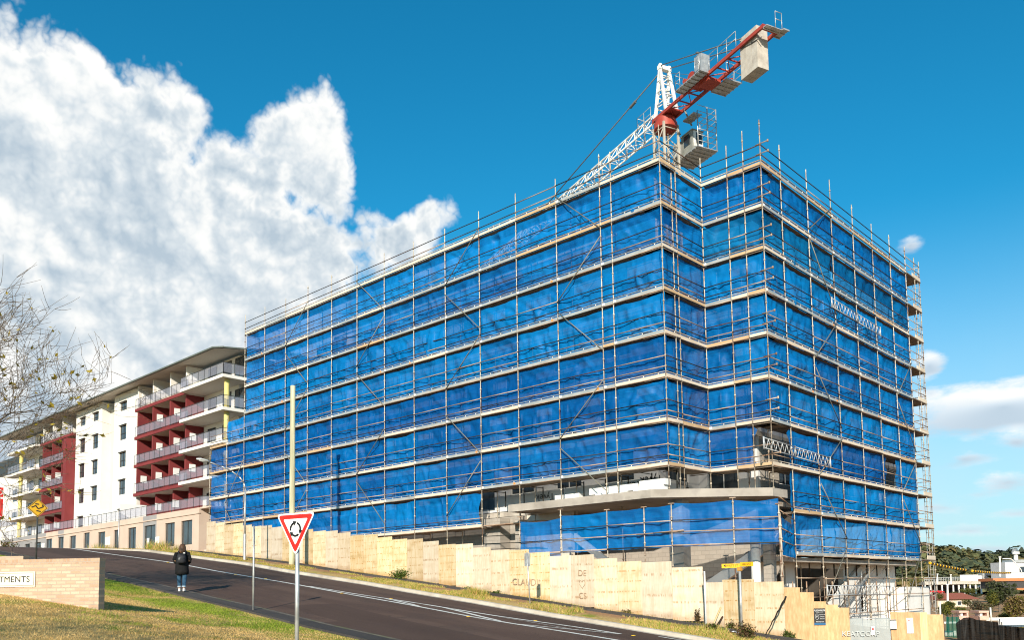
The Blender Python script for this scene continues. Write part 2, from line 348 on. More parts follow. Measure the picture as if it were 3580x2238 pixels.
M_BOARDW = mat('cream_toe_board', (0.60, 0.51, 0.40), (0.70, 0.61, 0.49), scale=1.5, rough=0.75, glob=True, stretch=(.5, .5, 4), c=(0.45, 0.34, 0.24), cscale=0.8, camt=0.5)
M_BOARDG = mat('grey_toe_board', (0.34, 0.36, 0.35), (0.47, 0.48, 0.46), scale=1.5, rough=0.5, metal=0.25, glob=True, c=(0.50, 0.44, 0.36), cscale=0.7, camt=0.4)
M_BOARDB = mat('timber_toe_board', (0.46, 0.30, 0.16), (0.58, 0.41, 0.24), scale=2, rough=0.8, glob=True, stretch=(.5, .5, 5))
M_DECK = mat('deck_plank', (0.16, 0.12, 0.09), (0.28, 0.22, 0.16), scale=2, rough=0.85, glob=True, stretch=(1, 1, 1))
M_CLIP = mat('white_clip', (0.82, 0.80, 0.75), rough=0.6)
M_ORANGE = mat('orange_tag', (0.75, 0.28, 0.06), rough=0.6)
M_NET = netmat('blue_debris_mesh', (0.0003, 0.092, 0.33), (0.002, 0.205, 0.55), 0.86, 0.16)
M_NETT = netmat('teal_debris_mesh', (0.0005, 0.088, 0.26), (0.003, 0.18, 0.42), 0.86, 0.14)
M_BLACK = mat('black_paint', (0.015, 0.015, 0.016), (0.03, 0.03, 0.03), rough=0.6)
M_SIGNW = mat('sign_white', (0.82, 0.82, 0.80), rough=0.45)
M_SIGNR = mat('sign_red', (0.62, 0.015, 0.012), (0.68, 0.03, 0.02), rough=0.4)
M_SIGNY = mat('sign_yellow', (0.80, 0.42, 0.01), (0.85, 0.48, 0.02), rough=0.45)
M_INK = mat('sign_black', (0.012, 0.012, 0.012), rough=0.5)
M_DKGLASS = mat('dark_window_glass', (0.02, 0.028, 0.035), (0.05, 0.065, 0.075), scale=0.6, rough=0.08, spec=0.8, glob=True)
M_FRAME = mat('dark_window_frame', (0.03, 0.035, 0.036), (0.05, 0.052, 0.05), rough=0.5)

# ================================================================== ground, road
_hx = [-140, -110, -80, -60, -45, -34.4, -21.75, -16.86, -10.8, -7.2, -3.6, 0, 2.55, 5.9, 9, 20, 40, 80]
_hz = [6.6, 6.3, 6.0, 5.7, 5.2, 4.60, 3.32, 2.71, 2.03, 1.58, 1.16, 0.70, 0.42, 0.02, -.36, -1.75, -3.2, -4]
def gp(x): return np.interp(x, _hx, _hz)
def sst(a, b, x):
    t = np.clip((x-a)/(b-a), 0, 1); return t*t*(3-2*t)
Y_NK, Y_FK = -17.5, -8.2           # near and far kerb lines
def ground_z(x, y):
    x = np.asarray(x, float); y = np.asarray(y, float); z = gp(x)
    amp = np.interp(x, [-40, -12, -4, 7, 12, 20.6, 30], [0.5, 0.6, 0.78, 0.85, 1.0, 1.80, 1.9])
    z = z+amp*sst(0, 1, np.clip((-18.5-y)/8.5, 0, 1))
    z = z+0.10*sst(-8.0, -6.6, y)*(1-sst(-5.2, -4.2, y))                       # verge crown
    w = sst(2, 40, y)*sst(-48, -12, x+0.5*np.maximum(y-25, 0))
    z = z*(1-w)+(-4.6)*w
    z = z+np.where((y < -18.6) | ((y > -7.8) & (y < -4.1)), 0.05*(fb(x*0.7+5, y*0.7+9)-0.5), 0)
    return z
def gz(x, y): return float(ground_z(x, y))
def build_ground():
    xs = np.unique(np.round(np.concatenate([np.arange(-140, -40, 4), np.arange(-40, -10, 1.0), np.arange(-10, 24, 0.5), np.arange(24, 140, 5), [300, 800, 2500], [-300, -800, -2500]]), 3))
    ys = np.unique(np.round(np.concatenate([np.arange(-60, -34, 2), np.arange(-34, -17.6, 0.5), [-17.9, -17.6, Y_NK, -13, -8.3, Y_FK, -8.0, -7.9], np.arange(-7.6, -3, 0.4), np.arange(-3, 60, 3), [70, 100, 150, 300, 800, 3000], [-100, -300, -1000]]), 3))
    X, Y = np.meshgrid(xs, ys); Z = ground_z(X, Y)
    road = (Y > Y_NK-0.05) & (Y < Y_FK+0.25); Z = np.where(road, Z-0.12, Z)
    Z = np.where((Y > 300) | (np.abs(X) > 200) | (Y < -90), np.minimum(Z, -6), Z)
    V = np.stack([X, Y, Z], -1).reshape(-1, 3); n = len(xs)
    I, J = np.meshgrid(np.arange(len(ys)-1), np.arange(n-1), indexing='ij'); a = (I*n+J).ravel(); F = np.stack([a, a+1, a+n+1, a+n], 1)
    M = bpy.data.materials.new('grass_ground'); M.use_nodes = True; g = G(M.node_tree); p = M.node_tree.nodes['Principled BSDF']; p.inputs['Roughness'].default_value = 0.95; p.inputs['Specular IOR Level'].default_value = 0.1
    pos = g.n('ShaderNodeNewGeometry').outputs['Position']; sep = g.n('ShaderNodeSeparateXYZ'); g.l(pos, sep.inputs[0])
    n1 = g.noise(pos, 0.55, 5, 0.6); n2 = g.noise(pos, 9, 6, 0.7); n3 = g.noise(pos, 2.0, 5, 0.65)
    dry = g.ramp(n2, [(0.3, (0.34, 0.22, 0.08)), (0.5, (0.50, 0.34, 0.13)), (0.7, (0.62, 0.45, 0.21))])
    grn = g.ramp(n2, [(0.3, (0.14, 0.19, 0.015)), (0.7, (0.30, 0.34, 0.04))])
    # the strip along the footpath and the kerbs is watered and greener
    nearpath = g.m('SUBTRACT', 1.0, g.sm(g.m('ABSOLUTE', g.m('ADD', sep.outputs[1], 19.6)), 0.3, 2.2))
    gm = g.sm(g.m('ADD', n1, g.m('ADD', g.m('MULTIPLY', nearpath, 0.18), g.m('MULTIPLY', g.m('SUBTRACT', n3, 0.5), 0.5))), 0.54, 0.70)
    col = g.mixc(gm, dry, grn)
    # bare brown earth near the hoarding
    eb = g.m('MULTIPLY', g.sm(sep.outputs[1], -7.2, -6.0), g.sm(g.m('ADD', n3, g.m('MULTIPLY', n1, 0.4)), 0.48, 0.66)); col = g.mixc(eb, col, (0.40, 0.22, 0.11))
    g.l(col, p.inputs['Base Color']); bp = g.n('ShaderNodeBump'); bp.inputs['Strength'].default_value = 0.8; bp.inputs['Distance'].default_value = 0.06; g.l(n2, bp.inputs['Height']); g.l(bp.outputs[0], p.inputs['Normal'])
    o = fast('ground', V, F, M, smooth=True); tag(o, None, None, kind='structure')
build_ground()
XR = np.concatenate([np.arange(-140, -45, 5), np.arange(-45, 60, 1.0), [60, 80]])
def strip(name, prof, m, kind='structure', xr=XR, dz=0.0):
    """sweep a (y, z-offset) profile along the street"""
    V = [(x, y, float(gp(x))+z+dz) for x in xr for (y, z) in prof]; k = len(prof)
    F = [(i*k+j, (i+1)*k+j, (i+1)*k+j+1, i*k+j+1) for i in range(len(xr)-1) for j in range(k-1)]
    mb = MB(); mb.add(V, F, 0, False); o = mb.build(name, m); 
    if kind: tag(o, None, None, kind=kind)
    return o
def asphalt(name, a, b, cc):
    M = bpy.data.materials.new(name); M.use_nodes = True; g = G(M.node_tree); p = M.node_tree.nodes['Principled BSDF']; p.inputs['Roughness'].default_value = 0.85; p.inputs['Specular IOR Level'].default_value = 0.25
    pos = g.n('ShaderNodeNewGeometry').outputs['Position']; mp = g.n('ShaderNodeMapping'); g.l(pos, mp.inputs[0]); mp.inputs['Scale'].default_value = (0.12, 1.0, 1)
    tr = g.noise(mp.outputs[0], 0.9, 4); sp = g.noise(pos, 38, 3, 0.7); pt = g.noise(pos, 0.5, 5)
    col = g.mixc(g.sm(tr, 0.35, 0.65), a, b); col = g.mixc(g.m('MULTIPLY', g.sm(pt, 0.52, 0.62), 0.35), col, cc)
    vo = g.n('ShaderNodeTexVoronoi', feature='DISTANCE_TO_EDGE'); wv = g.n('ShaderNodeMapping'); g.l(pos, wv.inputs[0]); wv.inputs['Scale'].default_value = (0.16, 0.42, 0.2)
    dv = g.n('ShaderNodeVectorMath', operation='ADD'); g.l(wv.outputs[0], dv.inputs[0]); nz = g.n('ShaderNodeTexNoise'); nz.inputs['Scale'].default_value = 1.6; nz.inputs['Detail'].default_value = 6; g.l(pos, nz.inputs[0])
    sc_ = g.n('ShaderNodeVectorMath', operation='SCALE'); g.l(nz.outputs['Color'], sc_.inputs[0]); sc_.inputs['Scale'].default_value = 0.35; g.l(sc_.outputs[0], dv.inputs[1]); g.l(dv.outputs[0], vo.inputs['Vector'])
    crack = g.m('MULTIPLY', g.m('SUBTRACT', 1.0, g.sm(vo.outputs['Distance'], 0.004, 0.012)), g.m('MULTIPLY', g.sm(pt, 0.45, 0.55), 0.7)); col = g.mixc(crack, col, (0.02, 0.017, 0.015))
    pv = g.n('ShaderNodeMapping'); g.l(pos, pv.inputs[0]); pv.inputs['Rotation'].default_value = (0, 0, 0.05); bt = g.n('ShaderNodeTexBrick'); g.l(pv.outputs[0], bt.inputs[0]); bt.inputs['Scale'].default_value = 1; bt.inputs['Brick Width'].default_value = 7.3; bt.inputs['Row Height'].default_value = 2.1; bt.inputs['Mortar Size'].default_value = 0.0
    bt.inputs['Color1'].default_value = (0, 0, 0, 1); bt.inputs['Color2'].default_value = (1, 1, 1, 1); pm_ = g.n('ShaderNodeSeparateColor'); g.l(bt.outputs['Color'], pm_.inputs[0]); col = g.mixc(g.m('MULTIPLY', g.sm(pm_.outputs[0], 0.80, 0.83), 0.55), col, tuple(x*0.62 for x in a))
    col = g.mixc(0.75, col, g.ramp(sp, [(0.3, (0.55, 0.55, 0.55)), (0.7, (1.35, 1.33, 1.3))]), 'MULTIPLY'); g.l(col, p.inputs['Base Color'])
    bp = g.n('ShaderNodeBump'); bp.inputs['Strength'].default_value = 0.4; bp.inputs['Distance'].default_value = 0.01; g.l(sp, bp.inputs['Height']); g.l(bp.outputs[0], p.inputs['Normal']); return M
M_ROAD = asphalt('road_asphalt', (0.094, 0.055, 0.040), (0.122, 0.074, 0.054), (0.074, 0.049, 0.038))
M_PATH = asphalt('path_asphalt', (0.060, 0.052, 0.048), (0.085, 0.075, 0.068), (0.05, 0.045, 0.04))
strip('road', [(Y_NK, 0.0), (-15, 0.05), (-12.2, 0.08), (-10, 0.05), (Y_FK, 0.0)], M_ROAD)
M_KERB = mat('kerb_concrete', (0.42, 0.36, 0.29), (0.52, 0.46, 0.38), scale=1.5, rough=0.9, c=(0.26, 0.22, 0.17), cscale=0.6, glob=True, camt=0.6)
strip('kerb', [(Y_FK-0.28, 0.006), (Y_FK-0.02, 0.01), (Y_FK+0.02, 0.12), (Y_FK+0.16, 0.135), (Y_FK+0.17, 0.0)], M_KERB)
strip('kerb', [(Y_NK-0.17, -0.02), (Y_NK-0.16, 0.05), (Y_NK-0.02, 0.045), (Y_NK+0.02, 0.006), (Y_NK+0.1, 0.006)], mat('worn_kerb', (0.085, 0.072, 0.062), (0.16, 0.14, 0.11), scale=2.5, rough=0.95, glob=True, c=(0.10, 0.12, 0.03), cscale=0.9, camt=0.6))
strip('footpath', [(-18.42, -0.02), (-18.4, 0.055), (Y_NK-0.16, 0.045), (Y_NK-0.15, -0.02)], M_PATH)
strip('footpath', [(-5.62, 0.05), (-5.6, 0.15), (-4.85, 0.15), (-4.83, 0.05)], M_PATH)
# painted lines
M_PAINT = mat('road_paint', (0.66, 0.64, 0.58), (0.78, 0.76, 0.70), scale=8, rough=0.7, glob=True, c=(0.22, 0.19, 0.16), cscale=3, camt=0.7)
def crown(y): return np.interp(y, [Y_NK, -15, -12.2, -10, Y_FK], [0, 0.05, 0.08, 0.05, 0])
def paint(pts_a, pts_b, mb):
    n = len(pts_a); V = []
    for (x, y) in pts_a: V.append((x, y, gp(x)+crown(y)+0.007))
    for (x, y) in pts_b: V.append((x, y, gp(x)+crown(y)+0.007))
    mb.add(V, [(i, i+1, n+i+1, n+i) for i in range(n-1)])
def line(p, w, mb): paint([(x, y-w/2) for x, y in p], [(x, y+w/2) for x, y in p], mb)
def resamp(p, st=0.8):
    out = []
    for (a, b), (c, d) in zip(p[:-1], p[1:]):
        k = max(1, int(math.hypot(c-a, d-b)/st)); out += [(a+(c-a)*i/k, b+(d-b)*i/k) for i in range(k)]
    return out+[p[-1]]
mb = MB()
line(resamp([(-120, -12.75), (-29.4, -12.62), (-18.7, -12.30), (-9.8, -12.16), (-4.1, -12.02), (1.7, -11.86), (6.4, -11.3)]), 0.19, mb)
line(resamp([(-9.8, -11.98), (-6.4, -11.60), (-1.3, -10.88), (3.4, -10.05), (4.5, -9.95)]), 0.17, mb)
line(resamp([(4.5, -9.95), (3.2, -10.9), (1.7, -11.86)]), 0.12, mb)
# hatched splitter island between the two lines
for (a, b) in (((-3.0, -11.93), (-5.6, -11.52)), ((1.0, -11.80), (-2.6, -11.14)), ((3.6, -10.85), (-0.2, -10.80))):
    (x0, y0), (x1, y1) = a, b
    n = 8; pa = [(x0+(x1-x0)*i/n, y0+(y1-y0)*i/n) for i in range(n+1)]; pb = [(x+1.5*(i/n)**0.6*(1-i/n*0.35), y+0.03) for i, (x, y) in enumerate(pa)]
    paint(pa, pb, mb)
for x0 in (5.2, 7.0, 8.8, 10.6):
    line([(x0, -8.9+0.05*(x0-5)), (x0+0.9, -8.86+0.05*(x0-5))], 0.12, mb)
tag(mb.build('road_marking', M_PAINT), None, None, kind='structure')
def z2(x, y): return x/2.199+700, y/2.199+1700
def z3(x, y): return x/2.0158+1600, y/2.0158+1600
def z4(x, y): return x/2.2398+2500, y/2.2398+1600
def onground(px, py, it=40):
    d = ray(px, py); lo, hi = 3.0, 400.0; t = 3.0
    while t < 400:
        P = CAM+d*t
        if P[2] < gz(P[0], P[1]): break
        t += 0.25
    return CAM+d*t
M_STUD = mat('yellow_stud', (0.75, 0.45, 0.03), rough=0.4)
stud_at = [(-15.0, -12.42), (-13.0, -12.1), (-7.2, -12.2), (-5.3, -11.3), (-0.2, -12.08), (1.2, -10.3), (-21.5, -12.55), (4.9, -9.85)]
stud_lab = ['yellow raised road stud beside the single white line, below the wooden pole', 'yellow road stud just uphill of where the white line splits', 'yellow road stud on the near white line where the two lines part',
            'yellow road stud on the far white line where the two lines part', 'yellow road stud on the near line beside the long white hatching', 'yellow road stud on the far line above the widest hatching',
            'farthest yellow road stud up the hill on the centre line', 'red tinged road stud at the tip of the white island']
for (x, y), lb in zip(stud_at, stud_lab):
    mb = MB(); z = gp(x)+crown(y)+0.004; mb.loft([[(x+sx*a*.06, y+sy*a*.05, z+h) for sx, sy in ((-1, -1), (1, -1), (1, 1), (-1, 1))] for a, h in ((1, 0), (.6, .02))], 0, smooth=False)
    tag(mb.build('road_stud', M_STUD), lb, 'road stud', 'raised studs along the centre line')

# ================================================================== grass blades, weeds
def blades(name, P, h, w, lean, mats, mi=None):
    n = len(P); a = RNG.random(n)*6.283; h = h*(0.6+0.8*RNG.random(n)); dx = np.cos(a)*w; dy = np.sin(a)*w; la = RNG.random(n)*6.283; ll = lean*h*RNG.random(n)
    V = np.empty((n, 3, 3)); V[:, 0] = P+np.stack([-dx, -dy, np.zeros(n)], 1); V[:, 1] = P+np.stack([dx, dy, np.zeros(n)], 1); V[:, 2] = P+np.stack([np.cos(la)*ll, np.sin(la)*ll, h], 1)
    return fast(name, V.reshape(-1, 3), np.arange(n*3).reshape(n, 3), mats, mi=mi)
M_GDRY = leafmat('dry_blade', (0.72, 0.50, 0.21), (0.55, 0.36, 0.12), trans=.35); M_GGRN = leafmat('green_blade', (0.32, 0.38, 0.045), (0.20, 0.27, 0.025), trans=.35)
def scatter(n, x0, x1, y0, y1):
    x = x0+(x1-x0)*RNG.random(n); y = y0+(y1-y0)*RNG.random(n); return np.stack([x, y, ground_z(x, y)-0.01], 1)
def grass():
    P = scatter(230000, -12, 16, -29.5, -18.5)
    rel = P-CAM; dep = rel@FW; u = (rel@XC)/dep*FPX+PX; ok = (dep > 5) & (u > -250) & (u < 1900); P = P[ok]
    gmask = fb(P[:, 0]*0.5+3, P[:, 1]*0.5+7)+0.34*np.exp(-((P[:, 1]+19.6)/1.5)**2); gm = (gmask+0.22*(RNG.random(len(P))-0.5) > 0.71)
    o = blades('lawn_grass', P, np.where(gm, 0.055, 0.04), 0.007, 1.3, [M_GDRY, M_GGRN], gm.astype(int)); tag(o, 'patchy lawn of dry tan and green grass around the low brick wall', 'grass', kind='stuff')
    P = scatter(90000, -34, 9, -8.0, -5.7); dens = fb(P[:, 0]*0.6, P[:, 1]*1.1); P = P[dens > 0.44]; gm = RNG.random(len(P)) < 0.45
    tall = 0.08+0.26*sst(0.52, 0.7, fb(P[:, 0]*0.35+40, P[:, 1]*0.5))*(P[:, 0] > -14)
    o = blades('verge_grass', P, tall, 0.009, 1.0, [M_GDRY, M_GGRN], gm.astype(int)); tag(o, 'rough tufted grass on the verge between far kerb and hoarding', 'grass', kind='stuff')
    P = scatter(9000, -34, 7, -4.8, -4.08); dens = fb(P[:, 0]*0.9+9, P[:, 1]); P = P[dens > 0.50]
    o = blades('hoarding_weeds', P, 0.13, 0.012, 0.9, [M_GGRN, M_GDRY], (RNG.random(len(P)) < 0.5).astype(int)); tag(o, 'weeds growing along the foot of the plywood hoarding', 'weeds', kind='stuff')
    P = scatter(26000, -75, -34, -7.9, 1.6); P = P[fb(P[:, 0]*.4, P[:, 1]*.4) > 0.4]
    o = blades('bank_grass', P, 0.10, 0.02, 1.0, [M_GDRY, M_GGRN], (RNG.random(len(P)) < 0.3).astype(int)); tag(o, 'dry grass bank in front of the apartment shopfronts', 'grass', kind='stuff')
grass()
def leafclump(name, label, cat, c, rad, n, size, mats, stems=6, group=None, parts=True):
    """small bush: stems plus many leaf quads spread through an uneven volume"""
    c = np.array(c, float); rad = np.array(rad, float); T = thing(name, label, cat, tuple(c), group)
    mb = MB(); tips = []
    for k in range(stems):
        a = RNG.random()*6.283; e = 0.35+0.6*RNG.random(); tip = c+np.array([math.cos(a)*rad[0]*e*.8, math.sin(a)*rad[1]*e*.8, rad[2]*(0.7+0.9*RNG.random())]); mid = (c+tip)/2+RNG.normal(size=3)*0.08*rad
        mb.path([c, mid, tip], 0, 5, rr=[0.02*rad[2]+.006, 0.012*rad[2]+.004, 0.004]); tips += [tip, mid, (mid+tip)/2]
    mb.build('stem', mat('stem_bark', (0.12, 0.08, 0.05), (0.2, 0.14, 0.09), rough=0.9), T)
    tips = np.array(tips); P = tips[RNG.integers(0, len(tips), n)]+RNG.normal(size=(n, 3))*rad*0.27; P[:, 2] = np.maximum(P[:, 2], c[2]+0.02)
    o = leaves('leaf_mass', P, size, mats, T); return T
def leaves(name, P, size, mats, parent, up=0.35):
    n = len(P); d = RNG.normal(size=(n, 3)); d[:, 2] *= 0.6; d /= np.linalg.norm(d, axis=1)[:, None]; e = np.cross(d, RNG.normal(size=(n, 3))); e /= np.linalg.norm(e, axis=1)[:, None]+1e-9
    s = size*(0.6+0.8*RNG.random(n))[:, None]; V = np.stack([P-d*s, P+e*s*0.45, P+d*s, P-e*s*0.45], 1)
    mats = mats if isinstance(mats, list) else [mats]
    return fast(name, V.reshape(-1, 3), np.arange(n*4).reshape(n, 4), mats, parent, mi=RNG.integers(0, len(mats), n))
# ================================================================== plywood hoarding
def plymat(name, a, b, knot):
    M = bpy.data.materials.new(name); M.use_nodes = True; g = G(M.node_tree); p = M.node_tree.nodes['Principled BSDF']; p.inputs['Roughness'].default_value = 0.8; p.inputs['Specular IOR Level'].default_value = 0.2
    pos = g.n('ShaderNodeTexCoord').outputs['Object']; oi = g.n('ShaderNodeObjectInfo').outputs['Random']
    sh = g.n('ShaderNodeCombineXYZ'); g.l(g.m('MULTIPLY', oi, 53.0), sh.inputs[0]); g.l(g.m('MULTIPLY', oi, 17.0), sh.inputs[2])
    mp = g.n('ShaderNodeMapping'); g.l(pos, mp.inputs[0]); g.l(sh.outputs[0], mp.inputs['Location']); mp.inputs['Scale'].default_value = (5.0, 5, 0.55)
    gr = g.noise(mp.outputs[0], 1.6, 6, 0.6, 1.2)
    mp2 = g.n('ShaderNodeMapping'); g.l(pos, mp2.inputs[0]); g.l(sh.outputs[0], mp2.inputs['Location']); mp2.inputs['Scale'].default_value = (1, 1, 1.6)
    cl = g.noise(mp2.outputs[0], 1.3, 4, 0.55)
    col = g.mixc(g.sm(g.m('ADD', g.m('MULTIPLY', gr, 0.6), g.m('MULTIPLY', cl, 0.45)), 0.40, 0.68), a, b)
    # rows of knots across the sheet, each sheet with its own spacing
    sep = g.n('ShaderNodeSeparateXYZ'); g.l(pos, sep.inputs[0])
    wob = g.m('MULTIPLY', g.m('SUBTRACT', cl, 0.5), 0.10)
    zz = g.m('ADD', g.m('ADD', g.m('MULTIPLY', sep.outputs[2], g.m('ADD', 1.1, g.m('MULTIPLY', oi, 2.1))), g.m('MULTIPLY', oi, 5.0)), wob)
    row = g.m('ABSOLUTE', g.m('SUBTRACT', g.m('FRACT', zz), 0.5)); rowm = g.m('SUBTRACT', 1.0, g.sm(row, 0.02, 0.11))
    mp3 = g.n('ShaderNodeMapping'); g.l(pos, mp3.inputs[0]); g.l(sh.outputs[0], mp3.inputs['Location']); mp3.inputs['Scale'].default_value = (1, 1, 0.25)
    kn = g.noise(mp3.outputs[0], 13, 2, 0.5)
    col = g.mixc(g.m('MULTIPLY', g.m('MULTIPLY', rowm, g.sm(kn, 0.45, 0.62)), 0.75), col, knot)
    blot = g.m('MULTIPLY', g.sm(cl, 0.56, 0.72), g.m('MULTIPLY', oi, 0.65)); col = g.mixc(blot, col, tuple(x*0.72 for x in b))
    # rain-splashed mud along the foot and run marks below the top edge
    mud = g.m('MULTIPLY', g.m('SUBTRACT', 1.0, g.sm(g.m('ADD', sep.outputs[2], g.m('MULTIPLY', cl, -0.35)), -0.10, 0.18)), 0.6); col = g.mixc(mud, col, (0.40, 0.25, 0.12))
    hv = g.n('ShaderNodeHueSaturation'); g.l(col, hv.inputs['Color']); fr = g.m('FRACT', g.m('MULTIPLY', oi, 7.31)); g.l(g.m('ADD', 0.74, g.m('MULTIPLY', fr, 0.34)), hv.inputs['Value']); g.l(g.m('ADD', 0.72, g.m('MULTIPLY', oi, 0.5)), hv.inputs['Saturation'])
    g.l(hv.outputs[0], p.inputs['Base Color']); return M
M_PLY = plymat('plywood', (0.74, 0.61, 0.43), (0.62, 0.46, 0.27), (0.42, 0.22, 0.07))
M_OSB = mat('brown_board', (0.50, 0.31, 0.15), (0.64, 0.43, 0.23), scale=4, rough=0.85, stretch=(3, 3, 0.8), detail=6, c=(0.38, 0.22, 0.10), cscale=1.2, rand=0.1)
M_TIMB = mat('pine_timber', (0.62, 0.42, 0.20), (0.70, 0.52, 0.28), scale=4, stretch=(4, 4, 0.5), rough=0.8, rand=0.1)
_tx = [-34.4, -21.76, -16.86, -10.78, -7.16, -3.55, 0.08, 2.62, 6.0, 7.15]; _tz = [6.70, 5.40, 4.82, 4.10, 3.64, 3.24, 2.85, 2.56, 1.86, 1.80]
bounds = [-34.42, -33.2, -32.0, -30.82, -29.6, -28.5, -27.35, -26.1, -24.9, -23.75, -22.7, -21.65, -20.38, -19.22, -18.04, -16.86, -15.63, -14.4, -13.19, -11.95, -10.78, -9.55, -8.36, -7.17, -5.98, -4.79, -3.58, -2.38, -1.17, 0.03, 1.20, 2.60, 3.94, 4.78, 6.0, 7.13]
hoard = thing('plywood_hoarding', 'long stepped hoarding of pale plywood sheets down the hill in front of the scaffold', 'hoarding', (-14, -4, gp(-14)))
for k, (x0, x1) in enumerate(zip(bounds[:-1], bounds[1:])):
    zt = float(np.interp((x0+x1)/2, _tx, _tz)) + (0.05, -0.03, 0.0, 0.07, -0.05, 0.02)[(k*5) % 6]; zb = float(gp(x1))+0.05+0.05*random.random()
    if k == 31: zb += 0.10
    if k == 32: zt -= 0.30
    if k == 33: zt -= 0.12
    dy = 0.012*(k % 2)
    mb = MB(); mb.box(x0+0.004, x1-0.004, -4.018+dy, -4.0+dy, zb, zt)
    o = mb.build('panel', M_PLY); w = wloc(o); o.parent = hoard; o.location = Vector(w-wloc(hoard))
mb = MB()
for k in range(0, len(bounds), 1):
    x = bounds[k]; mb.box(x-0.045, x+0.045, -3.975, -3.885, gp(x)-0.1, float(np.interp(x, _tx, _tz))-0.18)
mb.build('stud_post', M_TIMB, hoard)
# graffiti in felt pen on the sheets
M_PEN = mat('faded_pen', (0.38, 0.26, 0.17), (0.44, 0.31, 0.20), rough=0.9)
text('CLAUDINE', 0.42, (-4.75, -4.04, 2.02), (1, 0, -0.12), (0, 0, 1), M_PEN, hoard, 'graffiti', ext=0.0015)
text('DE', 0.36, (-1.78, -4.04, 2.35), (1, 0, -0.1), (0, 0, 1), M_PEN, hoard, 'graffiti', ext=0.0015)
text('CS', 0.36, (-1.78, -4.04, 1.40), (1, 0, -0.1), (0, 0, 1), M_PEN, hoard, 'graffiti', ext=0.0015)
mb = MB(); ht = [(0.16*math.sin(t)**3, 0.012*(13*math.cos(t)-5*math.cos(2*t)-2*math.cos(3*t)-math.cos(4*t))) for t in np.linspace(0, 6.283, 25)]
mb.path([(-1.8+a, -4.024, 1.90+b) for a, b in ht], 0.008, 4); mb.build('graffiti', M_PEN, hoard)
# brown board hoarding round the corner
HD = np.array([math.cos(R(32)), math.sin(R(32)), 0]); HN = np.array([HD[1], -HD[0], 0]); H0 = np.array([7.14, -4.0, 0])
def onh(px, py, off=0.0): return onp(px, py, HN, HN@H0+off)
osb = thing('board_hoarding', 'brown chipboard hoarding stepping down past the corner with signs on it', 'hoarding', (8, -3.5, -0.5))
def hpan(xa, xb, ya, yb=None, m=M_OSB, name='panel', off=0.0):
    A = onh(*z4(xa, ya), off); B = onh(*z4(xb, yb or ya), off); zb = min(gz(A[0], A[1]), gz(B[0], B[1]))-0.2
    mb = MB(); th = HN*-0.018; vs = []
    for q, zz in ((A, zb), (B, zb), (B, B[2]), (A, A[2])): vs.append((q[0], q[1], zz))
    vs += [tuple(np.array(v)+th) for v in vs]; mb.add(vs, [(0, 1, 2, 3), (7, 6, 5, 4), (0, 4, 5, 1), (1, 5, 6, 2), (2, 6, 7, 3), (3, 7, 4, 0)])
    o = mb.build(name, m); w = wloc(o); o.parent = osb; o.location = Vector(w-wloc(osb)); return o
for xa, xb, ya in ((542, 664, 1020), (665, 771, 1058), (772, 868, 1130), (869, 962, 1155), (963, 1049, 1179), (1372, 1425, 1212), (1426, 1600, 1215), (1660, 1785, 1232)): hpan(xa, xb, ya)
hpan(1601, 1659, 1216, m=M_TIMB); 
M_SHEET = netmat('grey_sheeting', (0.42, 0.45, 0.44), (0.52, 0.56, 0.55), 0.94, 0.15)
A = onh(*z4(1052, 1270)); B = onh(*z4(1368, 1268))
gate = thing('sheeted_gate', 'site gate wrapped in pale grey sheeting between brown boards', 'gate', tuple((A+B)/2*[1, 1, 0]+[0, 0, -1.2]))
mb = MB(); Lg = np.linalg.norm((B-A)[:2])
mb.grid(lambda u, v: A+(B-A)*u+np.array([0, 0, -1.9*(1-v)])+HN*(-0.02+0.07*(vn(u*7, v*4)-0.5)) + np.array([0, 0, 0.03*math.sin(u*9)*v]), 40, 18); mb.build('sheeting', M_SHEET, gate)
mb = MB()
for t in (0, 0.33, 0.66, 1): q = A+(B-A)*t-HN*0.06; mb.tube((q[0], q[1], -1.6), (q[0], q[1], q[2]+0.05), 0.022, 6)
mb.tube(A-HN*0.06+[0, 0, .02], B-HN*0.06+[0, 0, .02], 0.02, 6); mb.build('gate_frame', M_STEEL, gate)
q = onh(*z4(1140, 1385), 0.06); text('KEATCORP', 0.24, q, HD, (0, 0, 1), mat('faded_print', (0.46, 0.49, 0.48)), gate)
def notice(xa, ya, xb, yb, label, draw, base=M_SIGNW, off=0.03):
    A = onh(*z4(xa, ya), off); B = onh(*z4(xb, yb), off); c = (A+B)/2; w = abs((B-A)@HD); h = abs(A[2]-B[2]); T = thing('site_notice', label, 'sign', (c[0], c[1], c[2]-h/2))
    mb = MB(); mb.obox(c, HD*w/2, HN*0.004, (0, 0, h/2)); mb.build('board', base, T); draw(T, c+HN*0.009, w, h)
def nb(T, c, u, v, du, dv, m, name='panel_print'):
    mb = MB(); mb.obox(c+HD*u+np.array([0, 0, v]), HD*du/2, HN*0.002, (0, 0, dv/2)); mb.build(name, m, T)
M_BLUEP = mat('blue_print', (0.03, 0.12, 0.25)); M_GREYP = mat('grey_print', (0.45, 0.47, 0.5))
